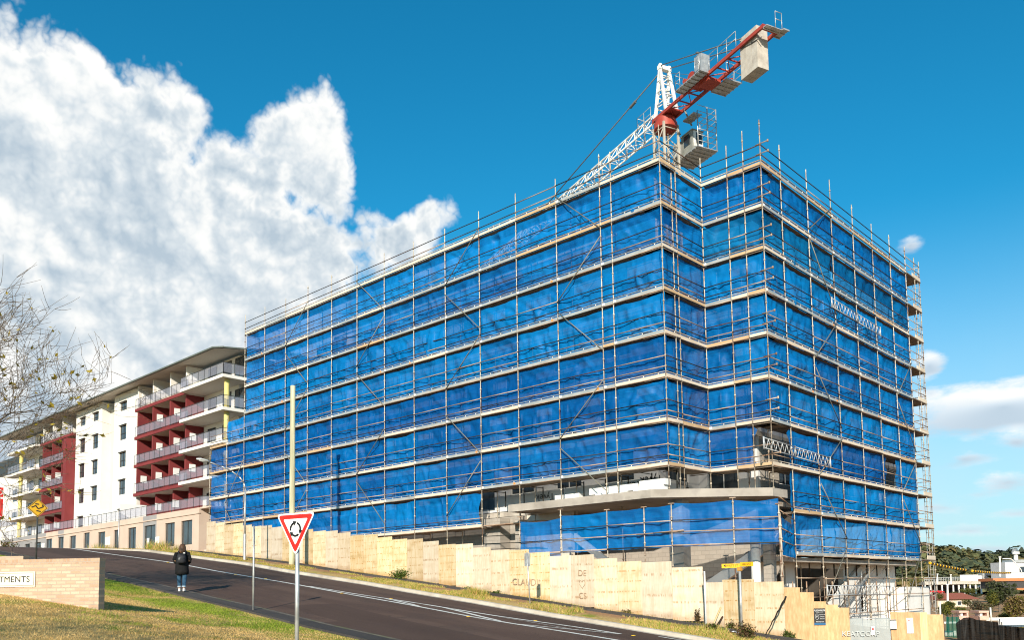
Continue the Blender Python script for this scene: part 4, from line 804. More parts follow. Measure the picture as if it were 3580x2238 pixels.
# side basement: white walls with dark openings and a sloping flight
fS = lambda u, d, z: (XRT-d, u, z)
facade('basement_wall', fS, 4.4, 22.6, -3.2, 3.0, [(8.6, 14.6, 0.2, 2.6), (6.4, 7.6, 1.3, 2.7), (16.9, 18.0, .2, 2.4)], M_WHITE, wins=False, th=.3)
mb = MB(); mb.box(XRT-6, XRT-5.8, 3.5, 22, -3, 5.7); mb.box(XRT-5.8, XRT-.3, 21.8, 22, -3, 3.0); mb.build('inner_wall', M_CONCD, UB); mb = MB(); mb.box(-9, XRT-.3, 9.2, 9.4, -3, 5.7); mb.build('inner_wall', M_CONCD, UB)
mb = MB(); mb.add([(XRT+.2, 8.4, -1.0), (XRT+.2, 16.8, 2.9), (XRT+.2, 16.8, 2.2), (XRT+.2, 9.6, -1.4), (XRT+.04, 8.4, -1.0), (XRT+.04, 16.8, 2.9), (XRT+.04, 16.8, 2.2), (XRT+.04, 9.6, -1.4)], [(0, 1, 2, 3), (7, 6, 5, 4), (0, 4, 5, 1), (1, 5, 6, 2), (2, 6, 7, 3), (3, 7, 4, 0)]); mb.build('stair_ramp', M_WHITE, UB)
mb = MB(); mb.box(XRT-2, 2.96, 20.4, 24.4, -3.5, 1.55); mb.build('low_white_wall', M_WHITE, UB)
mb = MB()
for z in (2.74,): mb.box(XRT+.05, XRT+1.3, 4.4, 22.5, 2.82, 3.02)
mb.build('side_slab', M_CONCD, UB)

# ================================================================== scaffold
SCF = thing('scaffold', 'tall tube scaffold wrapped in blue mesh round the unfinished building', 'scaffold', (-10, 0, 2.0))
rs = random.Random(21)
def standard(x, y, zb, zt, parent=SCF, m=M_TUBE, r=0.0245):
    mb = MB(); mb.tube((x, y, zb), (x, y, zt), r, 7); z = math.floor(zb)+.085
    while z < zt-.1:
        if z > zb: mb.tube((x, y, z-.035), (x, y, z+.035), 0.046, 7)
        z += 0.5
    mb.tube((x, y, zb-.0), (x, y, zb+.02), .07, 7)
    o = mb.build('standard', m, None, origin=(x, y, zb)); o.parent = parent; o.location = Vector(np.array([x, y, zb])-wloc(parent)); return o
posts = []
for i in range(-2, 13):
    zt = {-2: LV(4)+.25, -1: LV(3)+.25}.get(i, LV(0)+1.35+rs.random()*.35)
    zb = gz(XI[i], 0)-.1 if XI[i] < -8.9 else 5.985
    standard(XI[i], 0, zb, zt)
standard(-S_, 0, 5.985, LV(0)+1.5); standard(0, 0, 5.985, LV(0)+1.75)
standard(0, .93, 5.985, LV(0)-.2); standard(0.0, 1.28, 5.985, LV(0)+.55); standard(0, YB, 5.985, LV(0)+1.5)
standard(1.42, YB, 5.985, LV(0)+1.6); standard(2.27, YB, 5.985, LV(0)+2.0); standard(XC_, YB, 5.985, LV(0)+2.2)
for k, y in enumerate(YP): standard(XC_, y, -1.6, LV(0)+(1.75, 1.6, 2.1, 1.7, 1.5, 1.7, 1.75)[k])
# inner row
for i in range(-2, 13): standard(XI[i]+.02, 1.15, gz(XI[i], 1), {-2: LV(4)-.3, -1: LV(3)-.3}.get(i, LV(0)+.55+.5*rs.random()))
for y in YP: standard(XC_-1.15, y, -1.6, LV(0)+.5+.6*rs.random())
standard(1.4, YB+1.1, 5.985, LV(0)+.7)
# end bays on the right: three posts carrying the short landings
for (x, y) in ((XC_, 24.3), (XC_, 25.2), (XC_-1.2, 25.2)): standard(x, y, -1.6, LV(0)+1.5)
faces = []   # (name, p0, p1, stations, lifts) with outward normal to the right of p0->p1 seen from above
fl = [('street', (XI[0], 0), (0, 0)), ('notch', (0, 0), (0, YB)), ('corner', (0, YB), (XC_, YB)), ('side', (XC_, YB), (XC_, YP[-1]))]
def stations(nm, j):
    if nm == 'street':
        s = [XI[i] for i in range(0, 13)]+[-S_, 0]
        if j >= 4: s = [XI[-2], XI[-1]]+s
        return [(x, 0.0) for x in s]
    if nm == 'notch': return [(0, 0), (0, 1.28), (0, YB)]
    if nm == 'corner': return [(0, YB), (1.42, YB), (2.27, YB), (XC_, YB)]
    ys = [YB]+YP if j <= 7 else YP
    return [(XC_, y) for y in ys]
OUT = {'street': np.array([0, -1, 0]), 'notch': np.array([1, 0, 0]), 'corner': np.array([0, -1, 0]), 'side': np.array([1, 0, 0])}
def p3(q, z): return np.array([q[0], q[1], z])
for nm in ('street', 'notch', 'corner', 'side'):
    o_ = OUT[nm]
    for j in range(0, 10):
        if nm in ('notch', 'corner') and j > 7: continue
        if nm == 'street' and j > 8: continue
        st = stations(nm, j); z = LV(j)
        if nm == 'street' and j == 8: st = [s for s in st if s[0] <= XI[9]+.01]
        # guard rails: one mesh per run, each bay slightly out of line with the next
        for h in ((.5, .98) if not (nm == 'street' and j == 8) else (.5,)):
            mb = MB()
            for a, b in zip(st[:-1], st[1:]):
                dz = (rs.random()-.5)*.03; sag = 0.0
                mb.tube(p3(a, z+h+dz)-o_*.0+o_*0.03, p3(b, z+h-dz*.5)+o_*0.03, 0.0235, 6, 0 if (rs.random() < (.88 if j < 4 else .5)) else 1)  # upper lifts mostly dark: shade of undersides put into the rail colour
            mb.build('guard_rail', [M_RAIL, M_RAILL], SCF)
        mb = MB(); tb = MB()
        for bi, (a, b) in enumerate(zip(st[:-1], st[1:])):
            mb.tube(p3(a, z+.02)+o_*.03, p3(b, z+.02)+o_*.03, 0.024, 6, 0 if rs.random() < (.8 if j < 3 else .3) else 1)  # high ledgers likewise get the dark tone that stands for underside shade
            d = p3(b, 0)-p3(a, 0); Lb = np.linalg.norm(d); d /= Lb; m = 0 if rs.random() < (.75 if (j in (0, 7, 6, 8) or nm in ('notch', 'corner')) else .25) else 1
            if nm == 'street' and j in (1, 2, 3, 4, 5): m = 1 if rs.random() < .85 else 0
            if rs.random() < (.4 if nm in ('notch', 'corner') else .10): m = 4
            tb.obox((p3(a, z+.11)+p3(b, z+.11))/2+o_*.012, d*(Lb/2-.035), o_*.012, (0, 0, .075), m)
            tb.obox((p3(a, z+.26)+p3(b, z+.26))/2+o_*.02, d*(Lb/2-.03), o_*.03, (0, 0, .011), m)
            for t in np.arange(.8, Lb-.2, .8): tb.obox(p3(a, z+.225)+d*t+o_*.02, d*.018, o_*.012, (0, 0, .03), 2)
            if rs.random() < .75 and m == 1: tb.obox(p3(a, z+.13)+d*.1+o_*.03, d*.06, o_*.012, (0, 0, .06), 2)
            if rs.random() < .12 and m == 1: tb.obox(p3(a, z+.12)+d*(Lb-.35)+o_*.027, d*.07, o_*.004, (0, 0, .05), 3)
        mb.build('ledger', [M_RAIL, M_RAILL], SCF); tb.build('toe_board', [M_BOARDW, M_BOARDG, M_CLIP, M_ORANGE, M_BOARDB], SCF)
        dk = MB(); i_ = -o_
        a, b = np.array(st[0]), np.array(st[-1]); n_ = i_[:2]
        for w0 in (0.10, 0.34, 0.58, 0.82):
            c0 = p3(a, z+.035)+i_*(w0+.11); c1 = p3(b, z+.035)+i_*(w0+.11); d = c1-c0; L_ = np.linalg.norm(d); d /= L_
            e0 = -.1 if nm != 'notch' else 0
            dk.obox((c0+c1)/2, d*(L_/2+e0), i_*.112, (0, 0, .02))
        for q in st: dk.tube(p3(q, z-.03)+i_*.0, p3(q, z-.03)+i_*1.15, .02, 5)
        dk.build('deck', M_DECK, SCF)
# rails low on the side face and in the opening beside the awning
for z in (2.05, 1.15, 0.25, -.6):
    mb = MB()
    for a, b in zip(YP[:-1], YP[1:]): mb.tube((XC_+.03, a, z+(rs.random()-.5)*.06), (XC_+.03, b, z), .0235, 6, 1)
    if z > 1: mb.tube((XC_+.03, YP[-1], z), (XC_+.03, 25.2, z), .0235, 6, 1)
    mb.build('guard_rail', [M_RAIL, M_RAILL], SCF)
for y0, y1, zz in ((XI[9], XI[11], (4.6, 4.2, 3.9, 3.6)),):
    mb = MB()
    for z in zz: mb.tube((y0, .04, z), (-7.3, -.2, z-.1), .022, 6, 0)
    mb.tube((XI[9], 0, 3.05), (-7.2, -.3, 3.0), .03, 6, 1); mb.box(XI[9], -7.6, .1, .7, 5.15, 5.2, 1)
    mb.build('guard_rail', [M_RAIL, M_RAILL], SCF)
# projecting ledger stubs at the outer corner
for j in range(0, 8):
    for h in (.5, .98):
        if j == 7 and h > .9: continue
        mb = MB()
        mb.tube((XC_-.2, YB-.05, LV(j)+h+.03), (XC_+.42, YB-.02, LV(j)+h+.06), .022, 6); mb.tube((XC_+.40, YB-.02, LV(j)+h+.0), (XC_+.40, YB-.02, LV(j)+h+.11), .04, 6); mb.build('corner_stub', M_RAILL, SCF)
# landings at the right end
for j in range(0, 10):
    z = LV(j)+.12; mb = MB(); mb.box(XC_-1.15, XC_+.05, YP[-1]+.1, 25.3, z-.04, z+.02, 0); mb.box(XC_-.02, XC_+.03, YP[-1]+1.2, 25.3, z+.02, z+.26, 1); mb.build('landing', [M_DECK, M_BOARDW], SCF)
    mb = MB()
    for h in (.5, 1.0):
        mb.tube((XC_+.03, YP[-1], z+h), (XC_+.03, 25.2, z+h), .022, 6); mb.tube((XC_, 25.23, z+h), (XC_-1.2, 25.23, z+h), .022, 6)
    mb.build('end_rail', [M_RAILL], SCF)
mb = MB()
for z in np.arange(-1, 22, .33): mb.tube((XC_-.32, 24.9, z), (XC_-.0, 24.9, z), .012, 4)
mb.bar((XC_-.32, 24.9, -1), (XC_-.32, 24.9, 22), .03, .03); mb.bar((XC_, 24.9, -1), (XC_, 24.9, 22), .03, .03); mb.build('ladder', M_STEEL, SCF)
# diagonal braces
def brace(p, q):
    mb = MB(); mb.tube(p, q, .024, 6); mb.build('brace', M_BRACE, SCF)
seqA = [(1, .45), (0, -2.05), (0, -2.5), (1, -5.1), (1, -5.55), (0, -8.05), (0, -9.5), (1, -12.0), (1, -12.4), (0, -15.2)]
for b, ph in ((2, 0), (5, 1), (8, 0), (11, 1)):
    for k in range(0, 10, 2):
        (s0, z0), (s1, z1) = seqA[k], seqA[k+1]; s0 ^= ph; s1 ^= ph; za, zb_ = ZT+z0, ZT+z1
        if b == 11 and k == 8: s0, s1 = 0, 1
        if b == 11 and zb_ < 6.3: zb_ = 6.3
        brace((XI[b+s0], -.06, za), (XI[b+s1], -.06, zb_))
brace((XI[-1], -.06, LV(7)+1.6), (XI[0]+.2, -.06, LV(4)-1.2)); brace((XI[-1], -.06, LV(7)+1.2), (XI[0]-.3, -.06, LV(8)+.3))
seqR = [(1, .55), (0, -1.5), (0, -2.1), (1, -5.3), (1, -5.7), (0, -8.1), (0, -8.6), (1, -11.3), (1, -11.8), (0, -13.9), (0, -14.4), (1, -17.0), (1, -17.4), (0, -20.2)]
for b, k0 in ((1, 0), (5, 4)):
    for k in range(k0, 14, 2):
        (s0, z0), (s1, z1) = seqR[k], seqR[k+1]; brace((XC_+.07, YP[b+s0], ZT+z0), (XC_+.07, YP[b+s1], ZT+z1))
# the mesh itself: one strip per lift and face, tied at the posts, sagging and creased between them
def net(nm, j, q0, q1, stn, m=M_NET, top=-.02, bot=.10, seed=0, parent=SCF, z1=None, z0=None, off=0.12, amp=1.0, name='mesh_sheet', outn=None, curl=0):
    o_ = OUT[nm] if outn is None else outn; z1 = LV(j)+top if z1 is None else z1; z0 = LV(j+1)+bot if z0 is None else z0
    a = p3(q0, 0); b = p3(q1, 0); L_ = np.linalg.norm(b-a); d = (b-a)/L_; nu = max(6, int(L_/.085)); nv = 24
    sd = sorted([float(np.dot(p3(s, 0)-a, d)) for s in stn]); u = np.linspace(0, L_, nu+1)
    dist = np.min(np.abs(u[:, None]-np.array(sd)[None]), 1); bay = np.searchsorted(sd, u); tie = np.minimum(dist/.9, 1)
    U, Vv = np.meshgrid(u, np.linspace(0, 1, nv+1)); T_ = np.broadcast_to(tie, U.shape); B = np.broadcast_to(bay, U.shape); r0 = seed*13.7
    rb = vn(B*7.31+r0, B*3.17+r0*.7)
    sl = (vn(B*5.1+r0+9, B*2.3+4)-.5)*2.2
    f1 = fb((U+sl*Vv*1.4)*1.15+r0, Vv*1.0+r0*.3+U*.25, 3)-.45                       # slanting folds
    f2 = np.abs(fb((U-sl*Vv*1.6)*2.1+r0*1.7, Vv*.9+r0, 3)-.47)                        # sharp creases
    f3 = fb(U*.8+r0*.2, Vv*3.2+r0, 3)-.45                                              # horizontal slack
    disp = amp*(T_*(.58*f1*(1-.25*Vv)+.22*f3+.12*(rb-.5)*np.sin(Vv*np.pi))-.50*f2*(.35+.65*T_)+.17*(fb((U+sl*Vv*2.4+.5*Vv)*2.6+r0*2.3, Vv*1.0+r0+U*.5, 3)-.47)+.10*(fb(U*1.6+r0, Vv*7+U*1.1, 3)-.45))
    belly = amp*.06*np.sin(np.clip(Vv, 0, 1)*np.pi)*T_
    sag = T_*(.03+.13*rb**2)*Vv**6
    Zg = z0+(z1-z0)*Vv-sag
    sh = .10*sl*T_*np.sin(Vv*np.pi)
    disp = disp*(1-.8*sst(.82, 1.0, Vv))
    P = a[None, None]+d*(U+sh)[..., None]+o_*(-off+disp+belly)[..., None]; P[..., 2] = Zg
    if curl:   # loose free end pulled back and hanging
        w = np.clip((U-(L_-abs(curl)))/abs(curl), 0, 1) if curl > 0 else np.clip((abs(curl)-U)/abs(curl), 0, 1)
        P -= d*(np.sign(curl)*(w**2*.35*np.sin(Vv*np.pi*.9+.2)))[..., None]; P[..., 2] -= w**2*.22*Vv
    n = nu+1; V = P.reshape(-1, 3); I, J = np.meshgrid(np.arange(nv), np.arange(nu), indexing='ij'); k = (I*n+J).ravel(); F = np.stack([k, k+1, k+n+1, k+n], 1)
    ob = fast(name, V, F, m, parent, smooth=True); at_ = ob.data.attributes.new('fade', 'FLOAT', 'POINT'); at_.data.foreach_set('value', np.ascontiguousarray(rb, np.float32).ravel()); return ob
sd = 1
for j in range(0, 8):
    st = [s for s in stations('street', j)]
    q0, q1 = (XI[0], 0), (0, 0)
    if j == 3: q0 = (XI[-1], 0)
    if j >= 4: q0 = (XI[-2], 0)
    if j == 7: q1 = (XI[9]-.05, 0)
    if j == 6:
        net('street', j, q0, q1, st, seed=sd)
    else: net('street', j, q0, q1, st, seed=sd, curl=.9 if j == 7 else 0)
    sd += 1
for j in range(0, 7):
    net('notch', j, (0, .04), (0, YB+.16), stations('notch', j), seed=sd+40); 
    e = (XC_-.02, YB) if j < 6 else (2.45, YB)
    net('corner', j, (-.16, YB), e, stations('corner', j), seed=sd+80, m=M_NETT if j == 1 else M_NET, curl=.5 if j == 6 else 0)
    y0 = YB+.02 if j < 6 else YP[0]-.25
    if j == 1:
        net('side', j, (XC_, YB+.1), (XC_, YP[2]), stations('side', j), seed=sd+121, m=M_NETT); net('side', j, (XC_, YP[2]+.1), (XC_, YP[-1]+.3), stations('side', j), seed=sd+122, m=M_NETT)
    elif j == 6:
        net('side', j, (XC_, y0), (XC_, YP[4]+.9), stations('side', j), seed=sd+120, curl=-.6); net('side', j, (XC_, YP[5]-.5), (XC_, YP[-1]+.3), stations('side', j), seed=sd+123)
    else: net('side', j, (XC_, y0), (XC_, YP[-1]+.3), stations('side', j), seed=sd+120)
    sd += 1
for j in (7, 8): net('side', j, (XC_, YP[0]+.03), (XC_, YP[-1]+.1), stations('side', 9), seed=sd+150); sd += 1
# mesh turning the far corner
for j in range(0, 9): net('side', j, (XC_-.1, YP[-1]+.35), (XC_-1.2, YP[-1]+.9), [(XC_-.1, YP[-1]+.35), (XC_-1.2, YP[-1]+.9)], seed=sd+200, outn=np.array([.45, .9, 0]), off=-.05); sd += 1
# shaded soffit tubes under the open bays
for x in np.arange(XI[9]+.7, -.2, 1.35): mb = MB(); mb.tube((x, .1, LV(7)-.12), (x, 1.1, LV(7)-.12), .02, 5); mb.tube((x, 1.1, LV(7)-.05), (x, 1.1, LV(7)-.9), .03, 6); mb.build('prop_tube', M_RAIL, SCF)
for y in np.arange(YP[0]+.8, YP[-1], 1.5):
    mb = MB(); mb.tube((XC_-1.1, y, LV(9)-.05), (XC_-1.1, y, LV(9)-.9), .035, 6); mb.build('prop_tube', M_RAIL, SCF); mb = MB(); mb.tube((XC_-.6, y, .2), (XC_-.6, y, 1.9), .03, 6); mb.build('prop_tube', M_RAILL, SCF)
mb = MB()   # stair handrails inside the open side bays, whose shadows fall on the white wall
for dy in (0, 1.1, 2.6): mb.tube((XC_-.7, 8.2+dy, -1.6), (XC_-.7, 16.0+dy, 2.2), .02, 5); mb.tube((XC_-.7, 8.2+dy, -1.1), (XC_-.7, 16.0+dy, 2.7), .02, 5)
for t in np.linspace(0, 1, 9): mb.tube((XC_-.7, 8.2+7.8*t, -1.6+3.8*t), (XC_-.7, 8.2+7.8*t, -.9+3.8*t), .018, 5)
mb.bar((XC_-.9, 8.6, -1.5), (XC_-.9, 16.6, 2.3), .06, .22); mb.build('access_stair', M_STEEL, SCF)

# low scaffold in front of the awning
LS = thing('low_scaffold', 'low scaffold run hung with blue mesh standing in front of the concrete awning', 'scaffold', (-1, -2, 0.5))
lp = [(-7.2, -2.0), (-4.62, -2.0), (-1.96, -2.0), (0.0, -2.0), (1.36, -2.0), (3.63, -1.0), (5.15, -.1)]
ltop = [5.2, 5.36, 5.14, 5.10, 5.14, 5.25, 4.95]
for (x, y), zt in zip(lp, ltop):
    standard(x, y, gz(x, y)-.1, zt, LS)
    mb = MB(); mb.box(x-.13, x+.13, y-.04, y+.04, zt, zt+.03); mb.build('head_plate', M_RAILL, LS)
for h in (3.42, 3.98, 4.45):
    mb = MB()
    for k, (a, b) in enumerate(zip(lp[:-1], lp[1:])):
        if h == 4.45 and k < 1: continue
        mb.tube((a[0], a[1]-.04, h), (b[0], b[1]-.04, h-.01), .03 if h < 3.5 else .023, 6, 0 if (k+int(h*10)) % 3 == 0 else 1)
    mb.build('guard_rail', [M_RAIL, M_RAILL], LS)
mb = MB(); mb.tube((-.35, -2.08, 3.95), (1.9, -1.95, 4.02), .03, 6); mb.build('loose_tube', M_RAILL, LS)
mb = MB(); mb.tube((1.36, -2, 1.75), (5.15, -.1, 1.75), .024, 6, 0); mb.tube((3.63, -1, .3), (3.63, -1, .35), .05, 6, 0); mb.build('guard_rail', [M_RAIL], LS)
for k, ((a, b), tp) in enumerate(zip(zip(lp[:-1], lp[1:]), (5.0, 5.1, 5.1, 5.12, 5.2, 5.2))):
    dv2 = np.array([b[0]-a[0], b[1]-a[1], 0]); dv2 /= np.linalg.norm(dv2); on_ = np.array([dv2[1], -dv2[0], 0])
    net('street', 0, a, b, [a, b], seed=300+k*3, parent=LS, z1=tp-.02, z0=3.36 if k else 3.2, off=.05, amp=.8, outn=on_)
for y in (lp[-1],):
    standard(5.15, .0, -.5, 4.6, LS); standard(5.0, .35, -.5, 4.4, LS)
net('street', 0, (5.15, .1), (XC_+.05, YP[0]-.1), [(5.15, .1), (XC_, YP[0])], seed=333, parent=LS, z1=4.55, z0=2.95, off=.04, amp=.7, outn=np.array([.94, .34, 0]))
for h in (2.9, 3.5, 4.0, 4.7, 5.25):
    mb = MB(); mb.tube((5.15, .0, h), (XC_, YP[0], h+.02), .024, 6, 0); mb.build('guard_rail', M_RAILL, LS)
# aluminium lattice girders tied to the side face
M_ALU = mat('bright_aluminium', (0.58, 0.59, 0.59), (0.48, 0.49, 0.49), rough=0.4, metal=0.3)
def girder(label, pts, name='lattice_girder'):
    T = thing(name, label, 'girder', tuple(pts[0]), 'aluminium lattice girders tied to the scaffold')
    t, b = MB(), MB(); h = np.array([0, 0, -.45])
    for a, c in zip(pts[:-1], pts[1:]):
        a, c = np.array(a, float), np.array(c, float); t.tube(a, c, .022, 6); t.tube(a+h, c+h, .022, 6); L_ = np.linalg.norm(c-a); n = max(2, int(L_/.42))
        for k in range(n):
            p, q, m_ = a+(c-a)*k/n, a+(c-a)*(k+1)/n, a+(c-a)*(k+.5)/n; b.tube(p, m_+h, .014, 5); b.tube(m_+h, q, .014, 5)
        for e in (a, c): b.tube(e+[0, 0, .05], e+h-[0, 0, .05], .04, 6)
    t.build('chord', M_ALU, T); b.build('lacing', M_ALU, T)
girder('aluminium lattice girder high on the side face of the scaffold', [(XC_+.16, 10.6, 16.5), (XC_+.16, 14.0, 16.45), (XC_+.16, 17.3, 16.4)])
girder('aluminium lattice girder across the torn open corner of the mesh', [(XC_+.16, 2.5, 8.2), (XC_+.16, 5.6, 8.14), (XC_+.16, 9.5, 8.05)])
girder('lowest aluminium lattice girder before the white basement wall', [(XC_+.10, 8.6, 1.68), (XC_+.10, 13.4, 1.66), (XC_+.10, 17.0, 1.6)])
# ================================================================== finished apartment building up the hill
M_APW = mat('apartment_white', (0.72, 0.68, 0.61), (0.77, 0.74, 0.68), scale=.4, rough=.85, glob=True)
M_APB = mat('apartment_beige', (0.58, 0.54, 0.47), (0.63, 0.59, 0.52), scale=.4, rough=.85, glob=True)
M_APR = mat('apartment_red', (0.17, 0.026, 0.028), (0.21, 0.036, 0.036), scale=.5, rough=.8, glob=True)
M_POD = mat('podium_render', (0.52, 0.40, 0.32), (0.58, 0.46, 0.37), scale=.5, rough=.85, glob=True)
M_PODG = mat('podium_grey', (0.27, 0.26, 0.26), (0.32, 0.31, 0.30), scale=.5, rough=.85, glob=True)
M_YEL = mat('yellow_column', (0.62, 0.52, 0.16), (0.68, 0.58, 0.22), scale=1, rough=.6, glob=True)
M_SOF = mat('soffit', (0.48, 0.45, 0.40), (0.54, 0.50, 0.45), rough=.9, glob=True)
M_ROOF = mat('roof_steel', (0.10, 0.12, 0.10), (0.15, 0.16, 0.14), rough=.5, glob=True)
M_BAL = glassy('balustrade_glass', (0.42, 0.42, 0.48), alpha=.24)
AB = thing('apartment_building', 'finished apartment building in white and dark red with yellow corner columns', 'building', (-70, 8, 5))
def apbox(name, m, *b):
    mb = MB()
    for q in b: mb.box(*q)
    return mb.build(name, m, AB)
def rail(pts, z, h=1.0, parent=AB, st=1.15):
    """glass balustrade along a polyline: dark top rail, posts and tinted panes"""
    f, gl = MB(), MB()
    for (x0, y0), (x1, y1) in zip(pts[:-1], pts[1:]):
        a, b = np.array([x0, y0, z]), np.array([x1, y1, z]); L_ = np.linalg.norm(b-a); n = max(1, round(L_/st)); f.bar(a+[0, 0, h], b+[0, 0, h], .045, .04); f.bar(a+[0, 0, .12], b+[0, 0, .12], .03, .02)
        for k in range(n+1): q = a+(b-a)*k/n; f.box(q[0]-.014, q[0]+.014, q[1]-.014, q[1]+.014, z, z+h-.02)
        for k in range(n): gl.bar(a+(b-a)*(k+.04)/n+[0, 0, (h+.12)/2], a+(b-a)*(k+.96)/n+[0, 0, (h+.12)/2], .012, h-.22)
    o = f.build('balustrade', M_FRAME, parent); gl.build('glass_panel', M_BAL, o); return o
FLZ = [9.14, 12.25, 15.2, 18.1, 21.0]; EAVE = 23.2
# podium
X0, X1 = -100, -47.7; ops = [(-50.95, -48.9, 6.1, 8.2), (-54.05, -52.15, 6.1, 8.2), (-61.9, -60.1, 5.9, 8.28), (-65.2, -63.85, 5.9, 8.28), (-69.1, -67.3, 5.9, 8.3), (-72.9, -71.3, 5.9, 8.45), (-76.8, -75.0, 5.9, 8.35), (-80.2, -78.5, 5.9, 8.4), (-83.9, -82.0, 5.9, 8.4), (-87.6, -85.5, 5.9, 8.2), (-91, -89.2, 5.9, 8.2)]
xs = sorted({X0, X1, -58.6, -55.75, *[o[0] for o in ops], *[o[1] for o in ops]}); pm = MB()
for a, b in zip(xs[:-1], xs[1:]):
    c = (a+b)/2; op = [o for o in ops if o[0] <= c <= o[1]]; grey = -58.61 <= c <= -55.74 or -80.9 < c < -77.9 or c < -84; q = MB() if grey else pm
    if grey and -58.61 <= c <= -55.74: q.box(a, b, 2.0, 2.3, 8.25, 9.14); q.build('podium_wall', M_PODG, AB); continue
    if op: q.box(a, b, 2.0, 2.3, op[0][3], 9.14); q.box(a, b, 2.0, 2.3, 4.4, op[0][2])
    else: q.box(a, b, 2.0, 2.3, 4.4, 9.14)
    if grey: q.build('podium_wall', M_PODG, AB)
for q in ((-58.6, -58.35), (-55.98, -55.75)): mb = MB(); mb.box(*q, 2.001, 2.3, 4.4, 8.25); mb.build('podium_wall', M_PODG, AB)
pm.box(X1-.3, X1, 2.3, 3.0, 4.4, 9.14); pm.box(X0, X1+.05, 1.92, 2.1, 8.62, 8.72)
pm.build('podium_wall', M_POD, AB)
apbox('podium_slab', M_POD, (X0, X1+1.8, 2.05, 8, 9.02, 9.16)); apbox('podium_return', M_PODG, (X1-.05, X1+.12, 3.0, 9.0, 4.4, 9.02)); apbox('entry_steps', M_CONC, (X1-1, X1+2.4, 2.5, 5, 4.6, 5.6))
for k, o in enumerate(ops+[(-58.35, -55.98, 5.6, 8.25)]):
    f, gl = MB(), MB(); a, b, c, d = o; y = 2.12
    f.box(a, a+.07, y, y+.08, c, d); f.box(b-.07, b, y, y+.08, c, d); f.box(a+.07, b-.07, y, y+.08, d-.07, d); f.box((a+b)/2-.04, (a+b)/2+.04, y, y+.08, c, d-.07); f.box(a+.07, b-.07, y, y+.08, c, c+.07)
    gl.box(a+.07, b-.07, y+.03, y+.05, c+.07, d-.07); w = f.build('shop_window', M_FRAME, AB); gl.build('pane', M_DKGLASS, w)
for q in ((-57.9, -57.4, 2.08, 2.10, 6.6, 7.1), (-55.9, -55.1, 1.97, 1.99, 6.5, 7.1), (-67.1, -66.0, 1.97, 1.99, 6.9, 7.7), (-85.2, -84.3, 1.97, 1.99, 6.2, 8.0)): sh = MB(); sh.box(*q); sh.build('shop_notice', M_SIGNW, AB)
rail([(-99.5, 2.08), (X1-.05, 2.08), (X1+1.6, 2.9)], 9.15, .95)
# terrace back walls and bodies
YW = 6.4
def openings(x0, x1, z0, z1, y, nm='balcony_door'):
    mb_f, mb_g = MB(), MB()
    mb_f.box(x0, x1, y-.04, y+.02, z1-.08, z1); mb_f.box(x0, x0+.07, y-.04, y+.02, z0, z1-.08); mb_f.box(x1-.07, x1, y-.04, y+.02, z0, z1-.08); m_ = (x0+x1)/2; mb_f.box(m_-.04, m_+.04, y-.04, y+.02, z0, z1-.08); mb_g.box(x0+.07, x1-.07, y-.015, y-.005, z0, z1-.08); w = mb_f.build(nm, M_FRAME, AB); mb_g.build('pane', M_DKGLASS, w)
def corner_block(xa, xb, yellow_x, right=True):
    """white wraparound balconies with a round yellow column at the free corner"""
    apbox('corner_wall', M_APW, (xa, xb-(1.6 if right else 0), YW, YW+.3, 9.16, 23.4)); 
    for k, z in enumerate(FLZ):
        w = (xb-xa)
        for u in (.1, .45, .72): openings(xa+u*w, xa+u*w+1.5, z+.12, z+2.2, YW)
        if k == 0: continue
        apbox('balcony_slab', M_APW, (xa, xb, 4.0, YW+(4.5 if right else 0), z-.28, z))
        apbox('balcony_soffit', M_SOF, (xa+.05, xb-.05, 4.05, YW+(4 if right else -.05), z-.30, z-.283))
        rail([(xa+.05, 4.06), (xb-.06, 4.06)]+([(xb-.06, YW+4)] if right else []), z, 1.05)
        mb = MB(); mb.tube((yellow_x, 4.75, z-3.1 if k > 1 else 9.15), (yellow_x, 4.75, z-.30), .23, 16); mb.build('column', M_YEL, AB)
corner_block(-55.9, -47.76, -48.45); apbox('side_wall', M_APB, (-49.6, -49.3, YW+.3, 18, 9.16, 23.5))
corner_block(-105.5, -95, -102.4, False)
# red fronted balconies between
def red_block(xa, xb, fins, cap=True):
    apbox('recessed_wall', M_APR, (xa, xb, YW+.1, YW+.35, 9.16, 18.0)); apbox('recessed_wall', M_APW, (xa, xb, YW+.1, YW+.35, 18.0, 23.4))
    for k, z in enumerate(FLZ):
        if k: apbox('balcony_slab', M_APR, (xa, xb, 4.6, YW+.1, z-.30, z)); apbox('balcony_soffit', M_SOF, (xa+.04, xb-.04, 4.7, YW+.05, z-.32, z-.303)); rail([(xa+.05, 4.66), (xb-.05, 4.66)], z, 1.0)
        top = FLZ[k+1]-.32 if k < 4 else 23.4
        for i, x in enumerate(fins):
            apbox('fin_wall', M_APR if z < 20.5 else M_APW, (x, x+.22, 4.75 if k else 5.2, YW+.1, z+.005, top))
            if rw.random() < .6:
                mb = MB(); mb.box(x+.24, x+.29, 5.1, 5.7, z+1.15, z+1.85); mb.build('air_unit', M_SIGNW, AB)
        for i in range(len(fins)): openings(fins[i]+.8, fins[i]+2.6, z+.05, z+2.15, YW+.1)
red_block(-67.2, -55.6, [-66.9, -63.4, -59.6, -56.3]); red_block(-95, -84.4, [-94.5, -91.2, -88])
apbox('red_side_frame', M_APR, (-85.3, -84.35, 4.0, YW, 9.16, 20.3)); apbox('terrace_screen', M_SIGNW, (-64.9, -64.85, 2.4, 5, 9.2, 10.9)); apbox('terrace_screen', M_SIGNW, (-72, -71.95, 2.4, 5, 9.2, 10.9))
